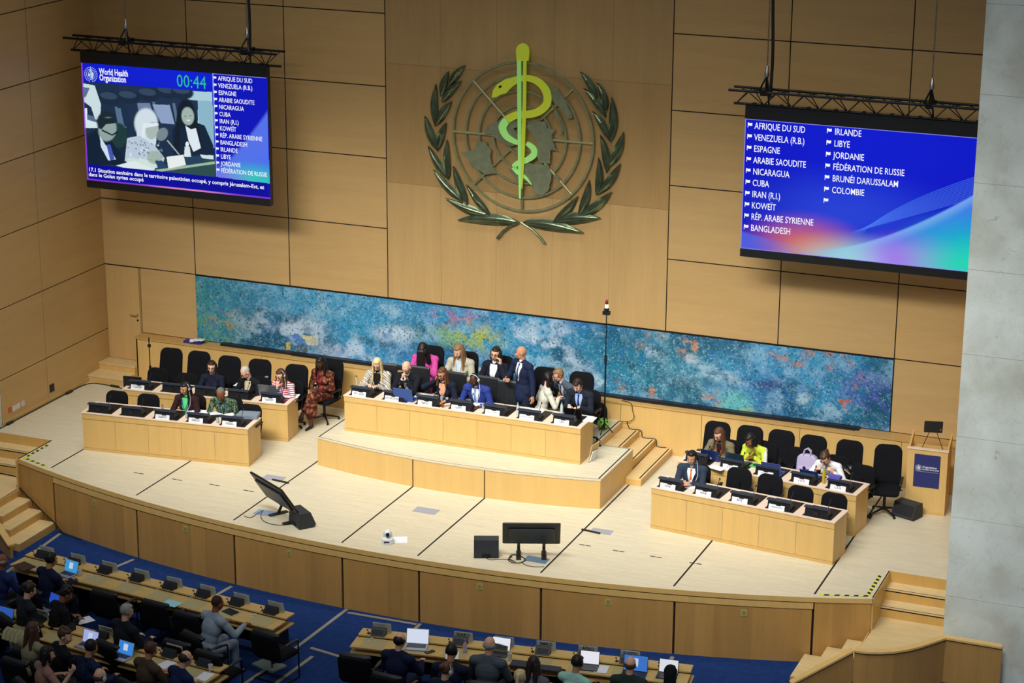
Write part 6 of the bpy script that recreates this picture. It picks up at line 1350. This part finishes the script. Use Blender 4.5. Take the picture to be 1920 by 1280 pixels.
# ------------------------------------------------------------------ on and around the ledge
flat('folder', 'dark blue folder lying on the ledge near the door', 'folder', 364, 642, Z0, 0, .42, .20, .05, mat('folder_blue', '#2a2a86', .5)); 
m = MB(); rs = random.Random(2)
for k in range(6): m.box(-.14+.05*k, -.05+.05*k, -.06, .06, .0+.006*k, .02+.006*k, X=RZ(rs.uniform(-30, 30)) @ RX(rs.uniform(-8, 8)))
o = m.obj('crumpled_papers', M_white); placed(o, G(368, 639, Z0+.06), 0); tag(o, 'crumpled white papers on top of the dark blue folder', 'paper')
def stand(name, label, base, h, lamp=False):
    r = empty(name, base, 0, label, 'stand')
    for k in range(3): a = 2*PI*k/3+.4; m = MB(); m.tube([(0, 0, .22), ((.17 if lamp else .30)*math.cos(a), (.17 if lamp else .30)*math.sin(a), .012)], .011, 6); m.obj('tripod_leg', M_steel, r, True)
    m = MB(); m.tube([(0, 0, .1), (0, 0, h*.55)], .017, 8); m.tube([(0, 0, h*.5), (0, 0, h*(.93 if lamp else .97))], .011, 8); m.obj('pole', M_steel, r, True)
    m = MB(); m.lathe([(.026, h*.53), (.028, h*.58), (.018, h*.6)], n=10); m.obj('clamp', M_black, r, True)
    if lamp:
        m = MB(); m.box(-.07, .07, -.04, .04, h*.90, h*.925); m.lathe([(.05, h*.925), (.05, h*.945), (.03, h*.95)], n=12); m.obj('bracket', M_black, r)
        m = MB(); m.lathe([(.03, h*.95), (.03, h*.975)], n=14); m.obj('lit_lamp', mat('lamp_green', '#e8fff4', .4, emit='#d8fff0', es=3), r, True)
        m = MB(); m.lathe([(.03, h*.977), (.03, h*1.0), (.01, h*1.01)], n=14); m.obj('red_lamp', mat('lamp_red', '#7a1c1c', .4), r, True)
    else:
        m = MB(); m.lathe([(.008, h*.9), (.014, h*.93), (.016, h*.99), (.006, h)], n=10); m.obj('microphone', M_black, r, True); m = MB(); m.box(-.03, .03, -.02, .02, h*.86, h*.90); m.obj('holder', M_black, r)
    return r
stand('signal_lamp_stand', 'tall thin black stand with a small green-white lamp behind the podium steps', G(1133, 812, PZ), 2.72, True)
P = G(279, 632, 1.55); stand('microphone_stand', 'black microphone stand before the ledge near the door steps', (P[0], P[1], 0), 1.55)
P = G(248, 706, 1.0); m = MB(); m.box(-.20, .20, -.02, .02, .45, 1.0); m.box(-.14, .14, -.1, .1, 0, .02); m.box(-.03, .03, -.015, .015, .02, .45); o = m.obj('black_monitor', M_black); placed(o, (P[0], P[1], 0), ra(6)); tag(o, 'black monitor on a foot at the wall end of the rear desk', 'monitor')
# helmet and bags
r = empty('bicycle_helmet', G(1131, 803, PZ), ra(30), 'bright green bicycle helmet with black vents on the podium floor', 'helmet'); m = MB()
hel = mat('helmet_green', '#8fdc55', .35); ell(m, (0, 0, .10), (.12, .155, .115)); m.v = [(x, y, max(z, .05)) for x, y, z in m.v]; m.obj('shell', hel, r, True)
for k, (x, y, a) in enumerate(((-.06, -.09, -20), (.06, -.09, 20), (-.075, .0, -10), (.075, 0, 10), (0, -.04, 0), (0, .07, 0))): m = MB(); ell(m, (x, y, .10+math.sqrt(max(.0, 1-(x/.12)**2-(y/.155)**2))*.113), (.018, .04, .012)); m.obj('vent', M_gap, r, True)
r = empty('rucksack', G(1131, 803, PZ)+np.array([-.20, .33, 0]), ra(-30), 'black rucksack standing behind the man typing, above the green helmet', 'bag'); m = MB(); m.slab(.32, .40, .20, .09, T(0, 0, .0), rt=.13); m.obj('body', M_black2, r, True); m = MB(); m.slab(.26, .2, .06, .04, T(0, -.14, .04)); m.obj('pocket', M_black, r, True)
lil = mat('lilac_cloth', '#b4a8c8', .8)
P = RCH[3].location; r = empty('backpack', (P[0]-.03, P[1]+.06, .535), ra(-6), 'lilac backpack with two round handles standing on a high-backed chair', 'bag'); m = MB(); m.slab(.40, .42, .17, .08, T(0, 0, 0) @ RX(-8), rt=.13); m.obj('body', lil, r, True)
m = MB(); m.slab(.30, .18, .05, .04, T(0, -.11, .03) @ RX(-8)); m.obj('front_pocket', lil, r, True); m = MB(); m.lathe([(.03, 0), (.03, .01)], n=14, X=T(0, -.13, .2) @ RX(82)); m.obj('badge', M_black, r)
for s in (-.02, .03): m = MB(); m.tube([(-.07, s, .40), (-.06, s+.02, .50), (0, s+.02, .54), (.06, s+.02, .50), (.07, s, .40)], .012, 8); m.obj('handle', lil, r, True)
P = RCH[4].location; r = empty('shoulder_bag', (P[0], P[1]+.03, .535), ra(-4), 'black bag with a tan strap end lying on a high-backed chair', 'bag'); m = MB(); m.slab(.46, .34, .24, .10, T(0, 0, 0) @ RX(-10), rt=.12); m.obj('body', M_leather, r, True); m = MB(); m.tube([(-.18, -.08, .28), (-.1, -.13, .40), (.05, -.1, .38), (.16, -.10, .26)], .018, 8); m.obj('strap', M_black2, r, True); m = MB(); m.tube([(.05, -.15, .30), (.17, -.17, .23)], .014, 6); m.obj('strap_end', mat('tan_strap', '#a8825a', .6), r, True)
P = G(1108, 868, PZ); r = empty('leaning_boards', (12.47, -2.75, PZ), ra(90-8), 'yellowish card and white papers leaning against the end of the podium desk', 'boards')
m = MB(); m.box(-.16, .16, -.006, .006, 0, .36, X=RX(12)); m.obj('card', mat('yellow_card', '#cdb777', .6), r); m = MB(); m.box(-.15, .10, -.02, -.008, 0, .22, X=RX(16) @ RY(8)); m.obj('papers', M_white, r)
m = MB(); m.lathe([(.04, 0), (.042, .01), (.012, .02), (.010, .07), (.016, .08), (.014, .12)], n=12); o = m.obj('table_microphone', M_black, None, True); placed(o, G(1124, 836, PZ), 0); tag(o, 'tiny black microphone standing on the podium floor beside the steps', 'microphone')
# ------------------------------------------------------------------ stage floor things
def tv(label, loc, rz, w=1.02, h=.60):
    r = empty('stage_monitor', loc, ra(rz), label, 'monitor'); X = T(0, 0, .26) @ RX(33)
    m = MB(); m.slab(w, h, .045, .02, X, rt=.02); m.obj('panel', M_black, r)
    m = MB(); m.slab(w-.2, h-.22, .05, .02, X @ T(0, -.035, .09)); m.obj('rear_cover', mat('monitor_rear', '#20272c', .4), r); m = MB(); m.box(-w/2+.02, w/2-.02, .0235, .025, .03, h-.02, X=X); m.obj('glass', mat('monitor_glass', '#0a0c10', .1), r)
    for s in (-1, 1): m = MB(); m.tube([(s*w*.22, -.02, .30), (s*w*.22, .10, .16), (s*w*.22, .02, .02)], .028, 8); m.box(s*w*.22-.045, s*w*.22+.045, -.17, .22, 0, .025); m.obj('foot', M_black, r)
    return r
tv('large black monitor tipped towards the podium beside a boxy speaker, seen side-on', G(548, 985, 0)+np.array([-.30, .25, 0]), -32, 1.15, .68)
tv('large black monitor on two feet seen squarely from behind near the stage edge', G(996, 1043, 0), 22)
def wedge(label, loc, rz, w=.46, h=.30, d=.34, front=False):
    r = empty('floor_speaker', loc, ra(rz), label, 'speaker'); m = MB()
    P_ = [(-d/2, .02), (-d/2+.03, 0), (d/2-.05, 0), (d/2, .06), (d/2-.10, h), (-d/2+.02, h)]; n = 6
    vs = [(x, y, z) for x in (-w/2, w/2) for y, z in P_]; m.add(vs, [tuple(range(5, -1, -1)), tuple(range(6, 12))]+[(i, (i+1) % 6, 6+(i+1) % 6, 6+i) for i in range(6)]); m.obj('cabinet', mat('speaker_grey', '#262b31', .6), r)
    m = MB(); m.box(-w*.18, w*.18, -d/2-.004, -d/2, .03, .09); m.obj('socket_plate', M_gap, r); m = MB(); a = Vector((0, d/2, .06)); b = Vector((0, d/2-.10, h)); 
    nn = Vector((0, .24, .10)).normalized()*.006; m.add([Vector((-w/2+.02, 0, 0))+a*.92+b*.08+nn, Vector((w/2-.02, 0, 0))+a*.92+b*.08+nn, Vector((w/2-.02, 0, 0))+b*.95+a*.05+nn, Vector((-w/2+.02, 0, 0))+b*.95+a*.05+nn], [(0, 1, 2, 3)]); m.obj('grille', M_black, r); return r
wedge('grey boxy speaker touching the side-on monitor on the stage floor', G(567, 983, 0), -38); wedge('grey boxy speaker beside the monitor seen squarely from behind', G(912, 1040, 0), 22, .44, .34)
wedge('black floor speaker at the foot of the lectern', G(1700, 968, 0), 160, .46, .28, .36)
r = empty('dome_camera', G(727, 1018, 0), ra(25), 'white pan-tilt camera standing near the stage edge', 'camera'); wh = mat('camera_shell', '#dfe3e8', .35)
m = MB(); m.lathe([(.11, 0), (.115, .02), (.11, .10), (.07, .12), (.05, .13)], n=20); m.obj('base', wh, r, True); m = MB(); m.tube([(-.07, 0, .12), (-.07, 0, .22), (.07, 0, .22), (.07, 0, .12)], .018, 8); m.obj('yoke', wh, r, True)
m = MB(); ell(m, (0, 0, .20), (.065, .09, .065)); m.obj('head', wh, r, True); m = MB(); m.lathe([(.035, 0), (.035, .02)], n=14, X=T(0, -.08, .20) @ RX(90)); m.obj('lens', M_gap, r, True); m = MB(); m.box(-.07, .03, -.118, -.108, .05, .075); m.obj('display_window', M_gap, r)
flat('paper_sheet', 'white sheet of paper on the stage floor beside the camera', 'paper', 746, 1012, 0, 25, .34, .30, .004, M_white)
gh = mat('hatch_grey', '#9a9ca4', .6); bh = mat('hatch_blue', '#8a9cb8', .6)
for (x, y, w, h, mm, l) in ((513, 896, .42, .26, gh, 'grey floor hatch behind the side-on monitor'), (500, 962, .46, .26, bh, 'bluish floor hatch in front of the side-on monitor'), (799, 957, .46, .26, gh, 'grey floor hatch on its own in front of the podium'), (1128, 996, .40, .22, gh, 'grey floor hatch beside the floor seam towards the pillar side'), (1006, 1049, .42, .24, mat('hatch_dark', '#5b7890', .6), 'dark bluish floor hatch under the monitor seen from behind')):
    flat('floor_hatch', l, 'hatch', x, y, .001, 0, w, h, .004, mm, 'floor hatches')
for i, (x, y) in enumerate([(260, 887), (332, 899), (402, 909), (466, 920), (1097, 1022), (1160, 1033), (1230, 1044), (1304, 1056)]):
    m = MB(); m.box(-.11, -.02, -.012, .012, 0, .004); m.box(.02, .11, -.012, .012, 0, .004); m.box(-.02, .02, -.004, .004, 0, .003); o = m.obj('floor_socket', M_ink); placed(o, G(x, y, .001), 0); tag(o, '%s small black floor socket strip from the %s' % (['first', 'second', 'third', 'fourth'][i % 4], 'taped corner by the stairs cable' if i < 4 else 'monitor seen squarely from behind'), 'socket', 'floor socket strips')
m = MB(); m.box(-.18, .20, -.015, .015, 0, .03); o = m.obj('black_clip', M_black); placed(o, G(1107, 997, 0), ra(-8)); tag(o, 'black metal bar lying across the floor seam by the grey hatch', 'bar')
m = MB(); m.box(-.18, .20, -.015, .015, 0, .03); o = m.obj('black_clip', M_black); placed(o, G(525, 903, 0), ra(-6)); tag(o, 'black metal bar lying behind the side-on monitor', 'bar')
Gz = lambda L, z=.008: [G(x, y, z) for x, y in L]
cable('floor_cable', 'thin grey cable looping from the boxy speaker round the bluish hatch', Gz([(550, 982), (520, 984), (495, 977), (489, 965), (494, 957)]), .007)
cable('floor_cable', 'thin grey cable from the floor seam to the bluish hatch', Gz([(457, 967), (470, 970), (482, 963), (492, 957)]), .006)
cable('floor_cable', 'coiled black cable under the monitor seen squarely from behind', Gz([(960, 1043), (953, 1048), (960, 1054), (975, 1055), (985, 1049), (975, 1042), (960, 1040), (955, 1047), (966, 1053)]), .010)
cable('floor_cable', 'thin black cable running from the coil to the dark floor seam', Gz([(978, 1052), (984, 1058), (1000, 1062), (1020, 1062)]), .006)
cable('floor_cable', 'thin black cable between the boxy speaker and the coil', Gz([(912, 1046), (920, 1049), (940, 1048), (957, 1049)]), .006)
wl = [WY(5, 800, -4.1)]; cp_ = [(.05, -4.6), (.05, -4.0), (.05, -3.0), (.05, -2.0), (.06, -1.3), (.14, -1.02), (.4, -.97), (.8, -1.02), (1.2, -1.12), (1.7, -1.25)]
cable('wall_cable', 'long black cable along the foot of the panelled side wall', [(x, y, .012) for x, y in cp_], .011)
for i, (x, y, a) in enumerate(((.06, -3.95, 90), (.07, -1.75, 90), (.75, -1.01, -6))): m = MB(); m.box(-.11, .11, -.025, .025, 0, .04); o = m.obj('cable_connector', M_black); placed(o, (x, y, .0), ra(a)); tag(o, '%s black connector block on the long wall cable from the stone end' % NTH[i], 'connector', 'wall cable connectors')
cable('stair_cable', 'black cable running down over the side stairs to the carpet', [(.15, -5.16, -.585), (.7, -5.17, -.585), (1.2, -5.25, -.585), (1.33, -5.62, -.58), (1.45, cy(1.45)-.04, -.60), (1.77, cy(1.77)-.04, -.745), (2.09, cy(2.09)-.04, -.89), (2.45, cy(2.45)-.04, -1.045), (2.75, cy(2.75)-.06, -1.195), (3.2, cy(3.2)-.05, -1.2)], .012)
cable('step_cable', 'thin black cable lying over the podium steps and up the ledge', [(12.35, -.40, PZ+.02), (12.42, -.40, .46), (12.65, -.40, .45), (12.7, -.40, .31), (12.96, -.40, .31), (13.0, -.40, .165), (13.2, -.42, .17)], .009)
cable('hanging_cable', 'thin black cable hanging from the ledge to the podium floor', [(12.2, -.30, Z0+.01), (12.42, -.385, Z0+.005), (12.46, -.395, .85), (12.50, -.40, .7), (12.40, -.42, PZ+.02), (12.2, -.44, PZ+.015)], .007)
# sockets on the stage front
def onfront(px, py):
    best = None
    for x in np.arange(2.5, 17.7, .01):
        for z in (-.35, -.40, -.45, -.5, -.55):
            q = proj((x, cy(x)+.012, z)); d = (q[0]-px)**2+(q[1]-py)**2
            if best is None or d < best[0]: best = (d, x, z)
    return best[1:]
fs_ = mat('socket_brass', '#a8a05a', .5)
for i, (px, py) in enumerate([(178, 940), (349, 987), (542, 1035), (900, 1095), (1142, 1119), (1395, 1143)]):
    x, z = onfront(px, py); a = math.atan2(cy(x+.05)-cy(x-.05), .1); r = empty('front_socket', (x, cy(x)+.012, z), a, '%s small brass socket plate on the stage front from the cabled stairs' % NTH[i], 'socket', 'socket plates on the stage front'); m = MB(); m.box(-.055, .055, -.006, 0, -.06, .06); m.obj('plate', fs_, r); m = MB(); m.box(-.03, .03, -.008, -.006, -.035, .035); m.obj('flap', mat('socket_flap', '#8a8348', .5), r)
def WX(px, py, x=.012): d = _ray(px, py); return CAMP+d*(x-CAMP[0])/d[0]
for i, (px, py, c, l) in enumerate(((18, 768, '#d8582a', 'orange wall socket low on the side wall'), (27, 765, '#dcdcd8', 'white wall socket next to the orange one'), (34, 761, '#dcdcd8', 'middle white wall socket on the side wall'), (43, 756, '#d0d0cc', 'white wall socket furthest from the orange one'), (97, 727, '#141416', 'square black outlet on the side wall'))):
    P = WX(px, py); s = .055 if i < 4 else .085; m = MB(); m.box(0, .01, -s, s, -s, s); m.box(.01, .013, -s*.5, s*.5, -s*.5, s*.5); o = m.obj('wall_socket', mat('socket_'+c[1:], c, .5)); o.location = P; tag(o, l, 'socket')
P = WX(120, 586); m = MB(); m.tube([(0, .19*math.cos(t), .19*math.sin(t)) for t in [2*PI*k/32 for k in range(32)]], .006, 5, closed=True); o = m.obj('round_speaker_cover', mat('cover_wood', '#b8925a', .6)); o.location = P; tag(o, 'faint round speaker cover set in the panelled side wall', 'speaker')
# ------------------------------------------------------------------ lectern
lx0, ly0, lw, ld, lh = 18.27, -1.56, .74, .50, 1.26
r = empty('lectern', (lx0, ly0, 0), ra(3), 'wooden lectern with a dark blue banner standing against the pillar side', 'lectern')
m = MB(); m.box(0, lw, 0, .03, .06, lh, 0, (1, 1, 1)); m.obj('front_panel', [M_desk], r, tone=True); m = MB(); m.box(-.0, lw, -.004, .03, 0, .06, 0, (.93, .9, .85)); m.obj('plinth', [M_desk], r, tone=True)
for x in (0, lw-.03): m = MB(); m.add([(x, .03, 0), (x+.03, .03, 0), (x+.03, ld, 0), (x, ld, 0), (x, .03, lh), (x+.03, .03, lh), (x+.03, ld, lh+.20), (x, ld, lh+.20)], [(3, 2, 1, 0), (4, 5, 6, 7), (0, 1, 5, 4), (1, 2, 6, 5), (2, 3, 7, 6), (3, 0, 4, 7)], 0, (.92, .84, .76)); m.obj('side_panel', [M_desk], r, tone=True)
m = MB(); m.box(-.01, lw+.01, -.02, .06, lh, lh+.025); m.obj('front_lip', M_rim, r); m = MB(); m.box(.03, lw-.03, .05, ld, lh-.08, lh-.06, 0, (.9, .85, .8)); m.obj('reading_shelf', [M_desk], r, tone=True); m = MB(); m.box(.03, lw-.03, .05, ld-.05, .5, .52, 0, (.9, .85, .8)); m.obj('inner_shelf', [M_desk], r, tone=True)
bn = MB(); bn.box(.13, .61, -.008, 0, .53, 1.17); bo = bn.obj('banner', mat('banner_blue', '#232a66', .6), r)
whm = mat('banner_white', '#e6e8f0', .6); logo(.215, .905, .062, -.0095, whm, bo); 
for (s, z, sz) in (('Organisation', .93, .052), ('mondiale de la Santé', .885, .043)): text(s, sz, whm, bo, T(.285, -.0095, z) @ FACE, 'LEFT', 'lettering', sx=.85 if sz < .05 else 1, bold=.015)
m = MB(); m.box(.16, .58, -.0095, -.0085, .835, .838); m.obj('banner_line', whm, bo)
P = G(1741, 803, 1.62); r = empty('lectern_monitor', (18.66, -1.28, lh-.06), ra(14), 'small black monitor raised on thin arms above the lectern', 'monitor'); m = MB(); m.slab(.34, .24, .03, .02, T(0, .0, .33) @ RX(10)); m.obj('panel', M_black, r); m = MB(); m.box(.125, .145, -.03, -.02, .38, .52); m.obj('highlight_edge', M_chrome, r)
for s in (-1, 1): m = MB(); m.tube([(s*.06, 0, .36), (s*.2, -.05, .0)], .007, 6); m.obj('arm', M_steel, r, True)
m = MB(); m.box(19.12, 19.6, -.72, -.38, .0, .95, 0, (.8, .66, .5)); m.box(19.14, 19.58, -.74, -.72, .5, .93, 0, (.75, .6, .45)); o = m.obj('side_cabinet', [M_desk], tone=True); tag(o, 'brown wooden cabinet squeezed between lectern and stone pillar', 'cabinet')
cable('floor_cable', 'loop of black cable on the floor between the end chair and lectern', [G(x, y, .01) for x, y in ((1662, 920), (1672, 908), (1682, 906), (1684, 915), (1676, 922), (1692, 918))], .008)
